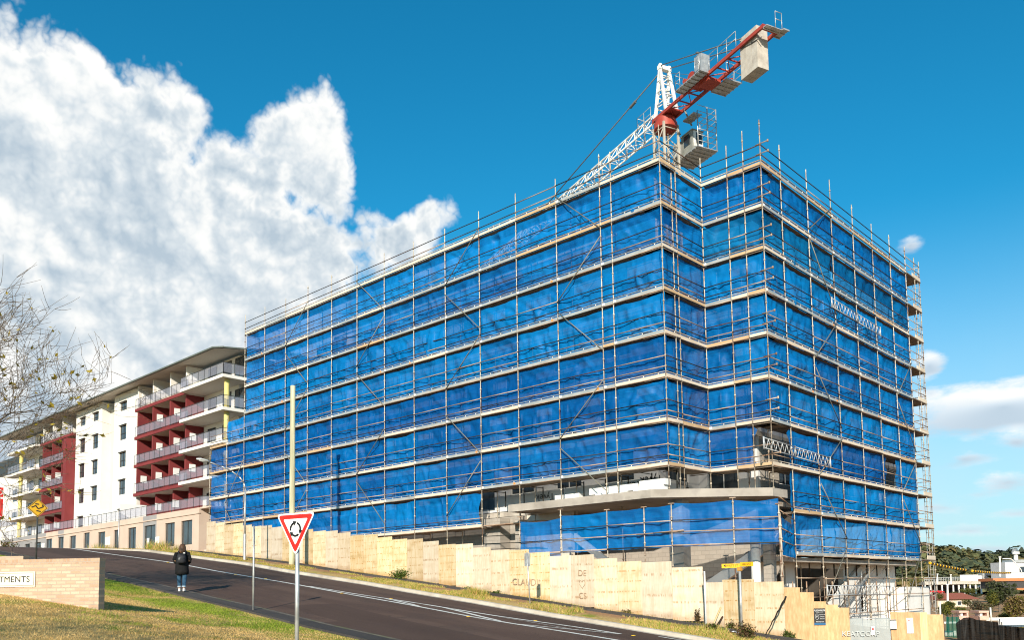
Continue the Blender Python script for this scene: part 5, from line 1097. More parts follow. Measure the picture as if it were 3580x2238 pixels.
# white window towers
def tower(xa, xb, wins):
    us = sorted({xa, xb, *[w[0] for w in wins], *[w[1] for w in wins]}); mb = MB(); f, gl = MB(), MB(); ww = []
    for a, b in zip(us[:-1], us[1:]):
        c = (a+b)/2; q = [w for w in wins if w[0] <= c <= w[1]]; z = 9.16
        if q:
            for fz in FLZ:
                s0 = fz+(.30 if fz < 20.5 else .55); s1 = fz+(1.85 if fz < 20.5 else 1.45)
                mb.box(a, b, 5.0, 5.3, z, s0); z = s1; ww.append((a, b, s0, s1))
        mb.box(a, b, 5.0, 5.3, z, 23.4)
    mb.box(xb-.3, xb, 5.3, YW+.4, 9.16, 23.4); mb.box(xa, xa+.3, 5.3, YW+.4, 9.16, 23.4); mb.build('tower_wall', M_APW, AB)
    for a, b, c, d in ww:
        f, gl = MB(), MB(); f.box(a-.08, b+.08, 4.86, 5.0, d, d+.07); f.box(a, a+.07, 5.08, 5.16, c, d); f.box(b-.07, b, 5.08, 5.16, c, d); f.box((a+b)/2-.035, (a+b)/2+.035, 5.08, 5.16, c, d); f.box(a, b, 5.06, 5.18, c+(d-c)*.42, c+(d-c)*.42+.07); f.box(a, b, 5.08, 5.16, d-.07, d); gl.box(a, b, 5.11, 5.13, c, d)
        w = f.build('window', M_FRAME, AB); gl.build('pane', M_DKGLASS, w)
tower(-73.4, -67.3, [(-71.8, -70.2)]); tower(-84.3, -76.7, [(-83.0, -81.5), (-79.2, -77.7)]); apbox('recess_wall', M_APB, (-76.7, -73.4, 5.9, 6.2, 9.16, 22.6))
apbox('core', M_APB, (-105, -49.8, 7.0, 19, 5, 22.9))
# roof with deep eaves and a small gable over the corner
mb = MB(); pr = [(-110, 3.2), (-47.9, 3.2)]
mb.add([(-110, 3.7, 23.42), (-48.9, 3.7, 23.42), (-48.9, 9, 24.1), (-110, 9, 24.1), (-110, 3.7, 23.54), (-48.9, 3.7, 23.54), (-48.9, 9, 24.25), (-110, 9, 24.25)], [(0, 3, 2, 1), (4, 5, 6, 7), (0, 1, 5, 4), (1, 2, 6, 5), (2, 3, 7, 6), (3, 0, 4, 7)])
mb.add([(-48.9, 3.7, 23.42), (-47.0, 3.7, 23.05), (-47.0, 9, 23.7), (-48.9, 9, 24.1), (-48.9, 3.7, 23.54), (-47.0, 3.7, 23.17), (-47.0, 9, 23.85), (-48.9, 9, 24.25)], [(0, 3, 2, 1), (4, 5, 6, 7), (0, 1, 5, 4), (1, 2, 6, 5), (2, 3, 7, 6), (3, 0, 4, 7)])
mb.box(-49.5, -46.8, 9, 20, 23.7, 23.85); mb.build('roof', M_ROOF, AB)
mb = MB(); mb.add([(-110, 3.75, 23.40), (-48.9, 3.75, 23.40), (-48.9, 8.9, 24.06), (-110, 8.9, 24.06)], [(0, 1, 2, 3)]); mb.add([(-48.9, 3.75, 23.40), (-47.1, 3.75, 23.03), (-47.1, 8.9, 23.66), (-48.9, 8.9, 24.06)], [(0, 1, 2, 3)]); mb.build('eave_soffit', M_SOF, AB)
mb = MB(); mb.bar((-110, 3.62, 23.48), (-48.9, 3.62, 23.48), .12, .12); mb.bar((-48.9, 3.62, 23.48), (-47.0, 3.62, 23.12), .12, .12); mb.build('gutter', M_ROOF, AB)
# second block further up
AB2 = thing('apartment_building', 'plain white apartment block at the far left edge beyond the yellow columns', 'building', (-118, 6, 6)); AB0 = AB; AB = AB2
apbox('wall', M_APW, (-135, -107, 7, 20, 5, 19.5)); apbox('upper_wall', M_FRAME, (-134, -107.3, 7.4, 19, 19.5, 22)); rail([(-135, 6.9), (-107, 6.9)], 12, 1)
for x in (-131, -127, -120, -113):
    for z in (8, 12.2, 15.4): openings(x, x+1.8, z, z+1.7, 7, 'window')
AB = AB0
# ornamental grasses and shrubs before the shops
for lb, x, n, s in (('tall grass clump before the grey shop entrance', -54.8, 220, .55), ('second grass clump beside the grey shop entrance', -52.6, 200, .5), ('low grass clump before the dark doorway', -65.0, 200, .5), ('grass clump uphill of the dark doorway', -67.6, 200, .55), ('small shrub by the podium corner', -50.2, 120, .35)):
    y = 1.2; T = thing('grass_clump', lb, 'shrub', (x, y, gz(x, y)), 'grass clumps before the shops'); P = np.array([x, y, gz(x, y)])+RNG.normal(size=(n, 3))*[.55, .2, 0]
    o = blades('leaf_mass', P, s*1.9, .03, .8, [M_GDRY, M_GGRN], RNG.integers(0, 2, n)); w_ = wloc(T); o.parent = T; o.location = Vector(-w_)
leafclump('shrub', 'round dark shrub at the upper end of the shop podium', 'shrub', (-93.5, .6, gz(-93.5, .6)), (1.7, 1.2, 1.7), 900, .16, [ML1, ML2], 8)
mb = MB(); mb.tube((-59.5, .2, gz(-59.5, .2)), (-59.5, .2, 9.0), .05, 8); mb.tube((-59.5, .2, gz(-59.5, .2)), (-59.5, .2, gz(-59.5, .2)+.12), .2, 8); tag(mb.build('signal_pole', M_STEEL), 'thin pale pole on the grass before the shop windows', 'pole')

# ================================================================== tower crane
CO = np.array([-10.74, 17.51, 34.65]); CJ = np.array([-.934, .358, 0]); CN = np.array([.358, .934, 0])
CR = thing('tower_crane', 'red and white tower crane rising behind the scaffold corner', 'crane', (CO[0], CO[1], 1.0))
def cl(s, t, h): return CO-CJ*s+CN*t+np.array([0, 0, h])      # s towards the counterweight, t across, h up
M_CW = mat('crane_white', (0.74, 0.73, 0.68), (0.80, 0.79, 0.75), scale=2, rough=.5, glob=True, c=(.5, .42, .32), cscale=1.5, camt=.4)
M_CG = mat('crane_mast_grey', (0.42, 0.38, 0.32), (0.52, 0.48, 0.41), scale=2, rough=.6, glob=True, c=(.3, .2, .13), cscale=1.3, camt=.5)
M_CR = mat('crane_red', (0.31, 0.042, 0.028), (0.40, 0.065, 0.04), scale=2, rough=.5, glob=True, c=(.35, .05, .03), cscale=1, camt=.4)
M_CABLE = mat('steel_cable', (0.10, 0.10, 0.10), (0.16, 0.16, 0.15), rough=.5)
mb = MB(); W_ = .6
cor = [(W_, -W_), (W_, W_), (-W_, W_), (-W_, -W_)]
for s, t in cor: mb.bar(cl(s, t, -26), cl(s, t, -.55), .13, .13, up=CJ)
h = -.9; k = 0
while h > -26:
    for a in range(4):
        (s0, t0), (s1, t1) = cor[a], cor[(a+1) % 4]; mb.tube(cl(s0, t0, h), cl(s1, t1, h), .035, 5)
        (s0, t0), (s1, t1) = ((s0, t0), (s1, t1)) if k % 2 else ((s1, t1), (s0, t0)); mb.tube(cl(s0, t0, h), cl(s1, t1, h-1.3), .035, 5)
    h -= 1.3; k += 1
mb.tube(cl(.1, .1, -26), cl(.1, .1, -1), .03, 5)
for h in np.arange(-12, -1, .3): mb.tube(cl(-.2, .25, h), cl(.2, .25, h), .015, 4)
mb.build('mast', M_CG, CR)
mb = MB(); mb.tube(cl(0, 0, -.75), cl(0, 0, -.35), .82, 24); mb.tube(cl(0, 0, -.35), cl(0, 0, .0), .72, 24); mb.build('slewing_ring', M_CR, CR)
# counter-jib: two chords, cross members, platforms
mb = MB(); E_ = 10.5
for t in (-.55, .55): mb.bar(cl(-.7, t, .12), cl(E_, t, .12), .13, .22)
mb.bar(cl(E_, -.62, .12), cl(E_, .62, .12), .18, .26); mb.bar(cl(-.7, -.6, .1), cl(-.7, .6, .1), .2, .3)
for k, s in enumerate(np.arange(.3, 8.0, 1.0)):
    mb.bar(cl(s, -.5, .03), cl(s, .5, .03), .07, .07); mb.bar(cl(s, -.5 if k % 2 else .5, .03), cl(s+1, .5 if k % 2 else -.5, .03), .05, .05)
mb.box(0, 0.001, 0, .001, CO[2], CO[2]+.001) if False else None
mb.obox(cl(4.9, 0, -.1), CJ*.5, CN*.5, (0, 0, .09)); mb.build('counter_jib', M_CR, CR)
mb = MB(); mb.obox(cl(.3, 0, .14), CJ*.9, CN*.5, (0, 0, .06)); mb.build('slewing_deck', M_CR, CR)
# counterweight blocks
for s0 in (8.35, 8.85, 9.35):
    mb = MB(); mb.obox(cl(s0+.25, 0, -.62), CJ*.24, CN*.42, (0, 0, 1.32)); mb.build('counterweight', M_CONC, CR)
mb = MB(); mb.path([cl(8.5, -.44, .0), cl(9.4, -.46, -.2), cl(10.3, -.44, -.35)], .03, 5); mb.build('strap', M_CABLE, CR)
# end platform, winch platform, electrical cabinet
def mesh_floor(mb, s0, s1, t0, t1, h): 
    mb.obox(cl((s0+s1)/2, (t0+t1)/2, h), CJ*abs(s1-s0)/2, CN*abs(t1-t0)/2, (0, 0, .025))
    for s in np.arange(s0, s1+.01, .4): mb.bar(cl(s, t0, h-.05), cl(s, t1, h-.05), .05, .06)
def railing(mb, pts, h0, hh=1.05):
    for a, b in zip(pts[:-1], pts[1:]):
        A, B = cl(*a, h0), cl(*b, h0); L_ = np.linalg.norm(B-A); n = max(1, round(L_/.8))
        for q in (hh, hh*.52): mb.tube(A+[0, 0, q], B+[0, 0, q], .022, 5)
        for k in range(n+1): q = A+(B-A)*k/n; mb.tube(q, q+[0, 0, hh], .022, 5)
for q in ((E_-.3, E_+.5, .62, 1.05, .05), (3.0, 5.6, -1.35, -.65, .1), (4.2, 5.8, .65, 1.9, -.05), (E_+.1, E_+.4, -.6, .6, .0)): mb = MB(); mesh_floor(mb, *q); mb.build('platform', M_STEEL, CR)
for q in (([(3.0, -.65), (3.0, -1.35), (3.5, -1.35)], .12, 1.05), ([(5.1, -1.35), (5.6, -1.35)], .12, 1.05), ([(4.2, 1.9), (5.8, 1.9), (5.8, .65)], -.03, 1.05), ([(E_+.38, .1), (E_+.38, .6)], .05, 1.0), ([(5.6, -.6), (8.2, -.6)], .27, 1.0), ([(-2.4, -.75), (-.7, -.75)], .1, 1.05), ([(-2.4, .6), (-2.4, -.75)], .1, 1.05)): mb = MB(); railing(mb, *q); mb.build('railing', M_STEEL, CR)
mb = MB(); mb.obox(cl(5.1, -.72, .80), CJ*.32, CN*.34, (0, 0, .62)); mb.obox(cl(5.1, -1.07, .8), CJ*.02, CN*.01, (0, 0, .6)); mb.build('control_cabinet', M_STEEL, CR)
mb = MB(); mb.tube(cl(4.1, -.9, .55), cl(4.1, .3, .55), .38, 16); mb.obox(cl(4.1, -.3, .25), CJ*.5, CN*.6, (0, 0, .12)); mb.tube(cl(3.5, -1.0, .62), cl(3.5, -.6, .62), .16, 10); mb.tube(cl(4.9, 1.1, .25), cl(5.3, 1.6, .25), .22, 10); mb.build('hoist_winch', M_CR, CR)
# A-frame head
mb = MB(); HA = 3.75
for t in (-.5, .5):
    for s0 in (-.5, .75): mb.bar(cl(s0, t, .15), cl(0.05, t*.75, HA), .17, .17)
    for f_ in (.25, .5, .72): mb.tube(cl(-.5*(1-f_), t, .15+(HA-.15)*f_), cl(.75*(1-f_), t, .15+(HA-.15)*f_), .04, 5)
for s0 in (-.5, .75):
    for k, f_ in enumerate((.2, .42, .64, .84)):
        mb.tube(cl(s0*(1-f_), -.5+.12*f_, .15+(HA-.15)*f_), cl(s0*(1-f_), .5-.12*f_, .15+(HA-.15)*f_), .045, 5); g_ = f_-.2
        mb.tube(cl(s0*(1-g_), -.5+.12*g_, .15+(HA-.15)*g_), cl(s0*(1-f_), .5-.12*f_, .15+(HA-.15)*f_), .035, 5)
mb.obox(cl(0.05, 0, HA), CJ*.16, CN*.5, (0, 0, .14))
for t in (-.38, .38): mb.tube(cl(.05, t-.05, HA+.1), cl(.05, t+.05, HA+.1), .2, 12)
mb.build('head_frame', M_CW, CR)
# pendants
mb = MB()
for t in (-.4, .4):
    mb.tube(cl(.1, t, HA+.1), cl(8.6, t*1.3, .55), .035, 6); q = cl(4.2, t*1.15, 2.28+.02); mb.tube(q, cl(4.4, t*1.15, 2.2), .07, 6)
mb.tube(cl(0, 0, HA+.1), cl(-19.5, 0, 1.25), .045, 6); mb.tube(cl(-3.6, 0, HA-.42), cl(-4.3, 0, HA-.52), .11, 6); mb.tube(cl(0, .2, HA-.2), cl(4.1, 0, .9), .015, 4)
mb.build('pendant', M_CABLE, CR)
# jib: triangular lattice
mb = MB(); JL = 34
top = lambda s: cl(-s, 0, 1.05); bl = lambda s: cl(-s, -.5, .0); br_ = lambda s: cl(-s, .5, .0)
mb.tube(bl(.6), bl(JL), .065, 6); mb.tube(br_(.6), br_(JL), .065, 6); mb.tube(top(1.0), top(JL-1), .075, 6)
s = .8; k = 0
while s < JL-1:
    for q in (bl, br_): mb.tube(q(s), top(s+.6), .032, 5); mb.tube(top(s+.6), q(s+1.2), .032, 5)
    mb.tube(bl(s), br_(s), .03, 5); mb.tube(bl(s) if k % 2 else br_(s), br_(s+1.2) if k % 2 else bl(s+1.2), .028, 5); s += 1.2; k += 1
mb.build('jib', M_CW, CR)
mb = MB(); mb.tube(cl(-2, -.0, .1), cl(-JL+2, 0, .1), .018, 4); mb.build('trolley_cable', M_CABLE, CR)
# cab with its cage and platform
mb = MB(); mb.obox(cl(.9, 1.55, -2.05), CJ*.62, CN*.46, (0, 0, .82)); mb.obox(cl(.9, 1.55, -1.21), CJ*.68, CN*.5, (0, 0, .04)); mb.tube(cl(.2, 1.1, -.95), cl(.2, .5, .1), .06, 6); mb.tube(cl(1.5, 1.1, -.95), cl(1.5, .5, .1), .06, 6); mb.build('cab', mat('cab_grey', (0.20, 0.21, 0.19), (0.30, 0.30, 0.27), scale=2, rough=.6, glob=True), CR); mb = MB(); mb.obox(cl(1.53, 1.6, -1.8), CJ*.012, CN*.40, (0, 0, .56)); mb.build('cab_window_frame', M_CW, CR)
mb = MB(); mb.obox(cl(1.55, 1.66, -1.75), CJ*.012, CN*.24, (0, 0, .40)); mb.obox(cl(.95, 1.08, -1.75), CJ*.35, CN*.012, (0, 0, .4)); mb.build('cab_window', M_DKGLASS, CR)
mb = MB(); mesh_floor(mb, -.2, 2.5, .75, 2.5, -2.95); mb.obox(cl(-.1, 1.3, -2.1), CJ*.35, CN*.4, (0, 0, .6)); mb.obox(cl(.2, .75, -2.5), CJ*.28, CN*.16, (0, 0, .22)); mb.build('cab_platform', M_STEEL, CR)
mb = MB()
for (s, t) in ((2.45, .85), (2.45, 1.7), (2.45, 2.45), (1.5, 2.45), (.7, 2.45)): mb.tube(cl(s, t, -2.95), cl(s, t, .05 if t > 1 else -.4), .04, 5)
for hh in np.arange(-2.5, 0.1, .42): mb.tube(cl(2.45, .85, hh), cl(2.45, 2.45, hh), .022, 5); mb.tube(cl(2.45, 2.45, hh), cl(.7, 2.45, hh), .022, 5)
mb.build('cab_cage', M_STEEL, CR); mb = MB(); mesh_floor(mb, 1.2, 2.4, .6, 1.3, -.55); mb.build('platform', M_STEEL, CR)

# ================================================================== person walking up the path
PP = np.array([-8.72, -17.88, 0]); PP[2] = gp(PP[0])+.05; HDG = math.atan2(0.55, -0.84)
PE = thing('person', 'person in a long black coat and jeans with a dark backpack walking up the footpath', 'person', tuple(PP), rz=HDG)   # local +x is forward
M_SKIN = mat('skin', (0.50, 0.30, 0.21), rough=.6); M_COAT = mat('black_coat', (0.006, 0.006, 0.007), (0.012, 0.012, 0.013), scale=9, rough=.9, bump=.3); M_JEAN = mat('blue_denim', (0.02, 0.06, 0.11), (0.04, 0.10, 0.17), scale=12, rough=.9); M_SHOE = mat('white_shoe', (0.75, 0.73, 0.70), rough=.6); M_HAIR = mat('brown_hair', (0.07, 0.035, 0.02), (0.14, 0.07, 0.035), scale=14, stretch=(1, 1, .2), rough=.55)
def skin_obj(name, verts, edges, rad, m, parent, sub=2, root=0):
    me = bpy.data.meshes.new(name); me.from_pydata(verts, edges, []); o = link(name, me, parent); md = o.modifiers.new('skin', 'SKIN'); md.use_smooth_shade = True
    for v, r in zip(me.skin_vertices[0].data, rad): v.radius = (r, r) if not isinstance(r, tuple) else r
    me.skin_vertices[0].data[root].use_root = True
    s2 = o.modifiers.new('sub', 'SUBSURF'); s2.levels = sub; s2.render_levels = sub; me.materials.append(m); return o
V = [(0, 0, .90), (0, 0, 1.10), (.01, 0, 1.30), (.02, 0, 1.40), (.035, 0, 1.475), (.05, 0, 1.56), (.05, 0, 1.63)]; E = [(0, 1), (1, 2), (2, 3), (3, 4), (4, 5), (5, 6)]; RA = [.12, .11, .13, .07, .048, .085, .07]
def chain(start, pts, rr):
    p = start
    for q, r in zip(pts, rr): V.append(q); RA.append(r); E.append((p, len(V)-1)); p = len(V)-1
    return p
for sy in (-1, 1):
    fw = .10 if sy > 0 else -.10
    chain(0, [(0, .09*sy, .84), (fw*.5, .095*sy, .48), (fw*1.2-.03, .09*sy, .09), (fw*1.2+.08, .09*sy, .035)], [.085, .058, .04, .035])
    w = chain(2, [(.0, .17*sy, 1.36), (-.04, .23*sy, 1.10), (.16, .20*sy, 1.02)], [.055, .042, .03]); pm_ = chain(w, [(.22, .19*sy, 1.02)], [.03])
    for k, (dy, dz, l) in enumerate(((.03, .012, .055), (.012, .018, .065), (-.008, .016, .06), (-.026, .008, .048))): chain(pm_, [(.26, .19*sy+dy, 1.02+dz), (.26+l*.6, .19*sy+dy, 1.0+dz), (.26+l*.8, .19*sy+dy*.9, .975+dz)], [.010, .009, .008])
    chain(pm_, [(.235, .19*sy-.045*sy, 1.035), (.265, .19*sy-.055*sy, 1.04)], [.011, .009])
body = skin_obj('body', V, E, RA, M_SKIN, PE)
mb = MB()   # nose, ears, eyes, mouth on the face turned up the hill
def ring3(cx, cy, z, rx, ry, n=14, wob=0): return [(cx+rx*math.cos(t)*(1+wob*math.sin(3*t)), cy+ry*math.sin(t)*(1+wob*math.cos(2*t)), z) for t in np.linspace(0, 2*math.pi, n+1)[:-1]]
mb.loft([ring3(.14, 0, 1.565, .012, .012, 8), ring3(.155, 0, 1.548, .014, .014, 8), ring3(.135, 0, 1.537, .012, .014, 8)]); mb.build('nose', M_SKIN, PE, local=True)
mb = MB()
for sy in (-1, 1): mb.obox((.128, .032*sy, 1.583), (.004, 0, 0), (0, .012, 0), (0, 0, .006))
mb.obox((.128, 0, 1.508), (.004, 0, 0), (0, .022, 0), (0, 0, .005)); mb.build('eyes_and_mouth', M_INK, PE, local=True)
mb = MB(); mb.loft([ring3(.0, 0, .60, .19, .235, 16, .05), ring3(-.005, 0, .72, .185, .24, 16, .03), ring3(-.01, 0, .95, .16, .225), ring3(-.01, 0, 1.15, .16, .22), ring3(-.005, 0, 1.30, .155, .225), ring3(.0, 0, 1.385, .12, .19), ring3(.02, 0, 1.44, .075, .09), ring3(.03, 0, 1.47, .065, .07)])
for sy in (-1, 1):
    mb.loft([[(cx+.0, cy+r*math.cos(t), cz+r*math.sin(t)) if k > 1 else (cx+r*math.cos(t), cy+r*math.sin(t), cz) for t in np.linspace(0, 6.283, 11)[:-1]] for k, (cx, cy, cz, r) in enumerate(((.0, .18*sy, 1.38, .075), (-.04, .245*sy, 1.12, .08), (.02, .235*sy, 1.05, .07), (.15, .20*sy, 1.02, .055)))])
mb.build('coat', M_COAT, PE, local=True)
mb = MB()
for sy in (-1, 1):
    fw = .10 if sy > 0 else -.10; mb.loft([ring3(fw*.15, .09*sy, .72, .095, .095), ring3(fw*.5, .095*sy, .48, .075, .075), ring3(fw*1.1-.02, .09*sy, .19, .062, .062), ring3(fw*1.15-.025, .09*sy, .15, .064, .064)])
mb.build('jeans', M_JEAN, PE, local=True)
mb = MB()
for sy in (-1, 1):
    fw = .10 if sy > 0 else -.10; mb.loft([ring3(fw*1.13-.022, .09*sy, .195, .068, .068), ring3(fw*1.15-.025, .09*sy, .145, .07, .07)])
mb.build('rolled_cuff', mat('pale_denim', (0.35, 0.42, 0.48), rough=.9), PE, local=True)
for sy in (-1, 1):
    fw = .10 if sy > 0 else -.10; x = fw*1.2; mb = MB(); mb.loft([ring3(x+.045, .09*sy, 0.0, .135, .048), ring3(x+.045, .09*sy, .03, .135, .05), ring3(x+.03, .09*sy, .065, .105, .045), ring3(x-.02, .09*sy, .10, .052, .04)]); mb.build('shoe', M_SHOE, PE, local=True)
mb = MB(); mb.loft([ring3(-.02, 0, 1.34, .10, .13, 14, .08), ring3(-.015, 0, 1.42, .12, .135, 14, .05), ring3(.0, 0, 1.52, .115, .115), ring3(.02, 0, 1.60, .115, .105), ring3(.035, 0, 1.655, .085, .08), ring3(.04, 0, 1.685, .03, .03)]); mb.build('hair', M_HAIR, PE, local=True)
bp_ = thing('backpack', 'dark backpack with a white tag on the back of the walking person', 'backpack', tuple(PP), rz=HDG)
mb = MB(); mb.loft([ring3(-.24, .0, .98, .09, .14, 12), ring3(-.255, 0, 1.05, .11, .155, 12), ring3(-.25, 0, 1.22, .10, .15, 12), ring3(-.22, 0, 1.33, .06, .11, 12)]); mb.build('bag', mat('dark_bag', (0.012, 0.013, 0.016), (0.03, 0.03, 0.035), rough=.7), bp_, local=True)
mb = MB()
for sy in (-1, 1): mb.path([(-.22, .10*sy, 1.33), (-.06, .12*sy, 1.425), (.08, .11*sy, 1.38), (.17, .12*sy, 1.2)], .02, 6)
mb.build('shoulder_strap', M_BLACK, bp_, local=True)
mb = MB(); mb.loft([[(-.352+.02*(k), .04+.05*math.cos(t), 1.13+.06*math.sin(t)) for t in np.linspace(0, 6.283, 13)[:-1]] for k in (0, 1)]); mb.build('emblem_patch', mat('grey_patch', (0.12, 0.13, 0.13), (0.2, 0.2, 0.2), scale=20), bp_, local=True)
mb = MB(); mb.obox((-.30, -.10, 1.34), (.02, 0, 0), (0, .03, 0), (0, 0, .014)); mb.build('tag', M_SIGNW, bp_, local=True)
# ================================================================== bare tree at the left with a few yellow leaves
M_BARK = mat('grey_bark', (0.10, 0.075, 0.055), (0.20, 0.16, 0.12), scale=5, rough=.95); M_TWIG = mat('twig_bark', (0.13, 0.095, 0.07), (0.24, 0.185, 0.13), scale=5, rough=.95)
M_YLF = leafmat('yellow_leaf', (0.55, 0.38, 0.03), (0.38, 0.30, 0.05), trans=.4)
def bare_tree(name, label, base, height, seed, nleaf, spread=1.0, toward=None, depth=7):
    rt = random.Random(seed); T = thing(name, label, 'tree', tuple(base)); tr, tw = MB(), MB(); tips = []
    def grow(p, d, L_, r, lev):
        n = 3; q = np.array(p); pts = [q]; rr = [r]
        for k in range(n):
            d = d+np.array([rt.gauss(0, .13), rt.gauss(0, .13), rt.gauss(0, .09)+(.05 if lev > 1 else 0)]); d /= np.linalg.norm(d); q = q+d*L_/n; pts.append(q); rr.append(r*(1-.45*(k+1)/n))
        (tr if lev < 2 else tw).path(pts, 0, 7 if lev < 2 else (5 if lev < 4 else 3), rr=rr)
        if lev >= depth-3: tips.extend(pts[1:])
        if lev >= depth: return
        kids = 4 if lev in (1, 2) else (3 if lev < 5 or rt.random() < .4 else 2)
        for k in range(kids):
            ax = np.array([rt.gauss(0, 1), rt.gauss(0, 1), rt.gauss(0, .55)]); ax -= d*np.dot(ax, d); ax /= np.linalg.norm(ax)+1e-6; a = (.55 if lev < 2 else .62)*spread*(.7+.6*rt.random()); nd = d*math.cos(a)+ax*math.sin(a)
            if toward is not None: nd = nd+toward*(.10 if lev < 3 else .05)
            nd[2] += .02; nd /= np.linalg.norm(nd); st = pts[-1] if k == 0 or lev < 1 else pts[rt.randint(1, len(pts)-1)]
            grow(st, nd, L_*(.72+.22*rt.random()), max(.007, rr[-1]*(.88 if k == 0 else .70)), lev+1)
    grow(base, np.array([.02, .03, 1.0]), height*.27, height*.020, 0)
    tr.build('trunk', M_BARK, T); tw.build('branches', M_TWIG, T); tips = np.array(tips); P = tips[RNG.integers(0, len(tips), nleaf)]+RNG.normal(size=(nleaf, 3))*.03; leaves('leaf_mass', P, .085, [M_YLF], T); return T
tb = np.array([-5.75, -25.95, 0.0]); tb[2] = gz(*tb[:2])
bare_tree('bare_tree', 'bare autumn tree with a few yellow leaves reaching in from the left edge', tb, 9.8, 5, 700, 1.2, np.array([.55, .5, -.12]))
# the trees beside it outside the view that dapple the lawn and the road
tb2 = np.array([9.5, -38.0, 0.0]); tb2[2] = gz(*tb2[:2]); bare_tree('bare_tree', 'second bare tree standing behind the viewpoint', tb2, 8.5, 9, 500, 1.1, None, 6)

# ================================================================== right background: valley, far hill, far buildings, shrubs
def ncan(n, c, rad, lumps, rng):
    """points through an uneven crown made of several lumps"""
    cs = rng.normal(size=(lumps, 3)); cs /= np.linalg.norm(cs, axis=1)[:, None]; cs = cs*rad*.62*rng.random((lumps, 1))**.4; rs_ = (.30+.32*rng.random(lumps))
    k = rng.integers(0, lumps, n); d = rng.normal(size=(n, 3)); d /= np.linalg.norm(d, axis=1)[:, None]; rr = (.55+.5*rng.random(n)**.5)[:, None]
    return np.array(c)+cs[k]+d*rr*rs_[k][:, None]*rad
M_T1 = leafmat('olive_leaf', (0.045, 0.065, 0.018), (0.085, 0.10, 0.03)); M_T2 = leafmat('yellow_green_leaf', (0.10, 0.11, 0.018), (0.19, 0.17, 0.03)); M_T3 = leafmat('grey_green_leaf', (0.075, 0.085, 0.05), (0.13, 0.13, 0.075)); M_T4 = leafmat('russet_leaf', (0.13, 0.085, 0.045), (0.20, 0.14, 0.08)); M_T5 = leafmat('dry_gold_leaf', (0.20, 0.14, 0.04), (0.30, 0.21, 0.07))
def bush_tree(name, label, px, py, depth, rx, rz, n, size, mats, group='trees and shrubs beyond the site', trunk=True, cat='tree', lumps=14, bare=0):
    c = np.array(far(px, py, depth)); g0 = min(gz(c[0], c[1]), c[2]-rz*.8); T = thing(name, label, cat, (c[0], c[1], g0), group); rng = np.random.default_rng(int(px*7+py)); rad = np.array([rx, rx*.8, rz])
    P = ncan(n, c, rad, lumps, rng); leaves('crown', P, size, mats, T)
    mb = MB(); k0 = np.array([c[0], c[1], g0-.2]); mb.tube(k0, c-[0, 0, rz*.4], rx*.07, 7, 0, rx*.045)
    for k in range(7+bare):
        e = P[rng.integers(0, n)]; mb.path([c-[0, 0, rz*.5*rng.random()+.1], (c+e)/2+rng.normal(size=3)*rx*.06, e], 0, 5, rr=[rx*.035, rx*.02, rx*.008])
    mb.build('trunk', M_BARK, T); return T
def zF(x, y): return x/2.5675+3180, y/2.5675+1900
rows = [('dark green bush behind the right end of the brown boards', 330, 590, 110, 88, 72, 2200, [M_T1, M_T2]), ('big grey green tree before the charcoal roof', 800, 455, 190, 140, 112, 3600, [M_T3, M_T1]), ('bright green tree just left of the big grey green one', 740, 495, 178, 66, 92, 1700, [M_T1, M_T2]),
        ('greyish twiggy tree in front of the tiled house', 600, 565, 130, 95, 72, 800, [M_T4, M_T3]), ('golden leaved tree at the right edge', 965, 570, 100, 118, 108, 2600, [M_T2, M_T5, M_T4]), ('russet shrub at the bottom right corner', 1005, 725, 60, 80, 85, 1300, [M_T4, M_T5, M_T2]),
        ('rounded hedge shrub before the car park deck', 520, 432, 260, 90, 27, 1500, [M_T1, M_T2]), ('lower hedge shrub left of the rounded one', 415, 448, 262, 48, 17, 700, [M_T2, M_T1]), ('small dark tree beside the charcoal roof', 945, 380, 230, 33, 31, 700, [M_T1]),
        ('green bush over the tiled roof corner', 520, 530, 200, 60, 38, 1000, [M_T1, M_T2]), ('tan autumn tree seen through the scaffold end', 45, 355, 240, 60, 45, 1100, [M_T5, M_T2]), ('yellow green bush right of the tiled house', 880, 605, 120, 50, 52, 1100, [M_T2, M_T1]), ('low grey green bush behind the framed units', 700, 620, 115, 70, 36, 1000, [M_T3, M_T4]), ('dark hedge below the charcoal roof', 880, 440, 215, 110, 34, 1500, [M_T1, M_T3]), ('leafy bush left of the tiled house', 270, 480, 215, 45, 40, 900, [M_T1, M_T2]), ('spreading scrub in front of the big grey green tree', 690, 575, 150, 75, 45, 1200, [M_T1, M_T4]),
        ('low dark scrub beside the golden tree', 870, 655, 105, 90, 35, 1100, [M_T1, M_T2]), ('scrub below the tiled house wall', 460, 600, 180, 80, 35, 1100, [M_T1, M_T2]), ('olive scrub line under the car park deck', 580, 470, 270, 80, 20, 900, [M_T1, M_T3])]
for lb, x, y, d, rx, rz_, n, ms in rows:
    k = d/2977/2.5675; sm_ = rz_*k < 1.9; bush_tree('shrub' if sm_ else 'tree', lb, *zF(x, y), d, rx*k, rz_*k, n, .035*d/100*3.1*math.sqrt(rx*rz_/9000)+.02, ms, bare=16 if 'twiggy' in lb else 3, cat='shrub' if sm_ else 'tree')
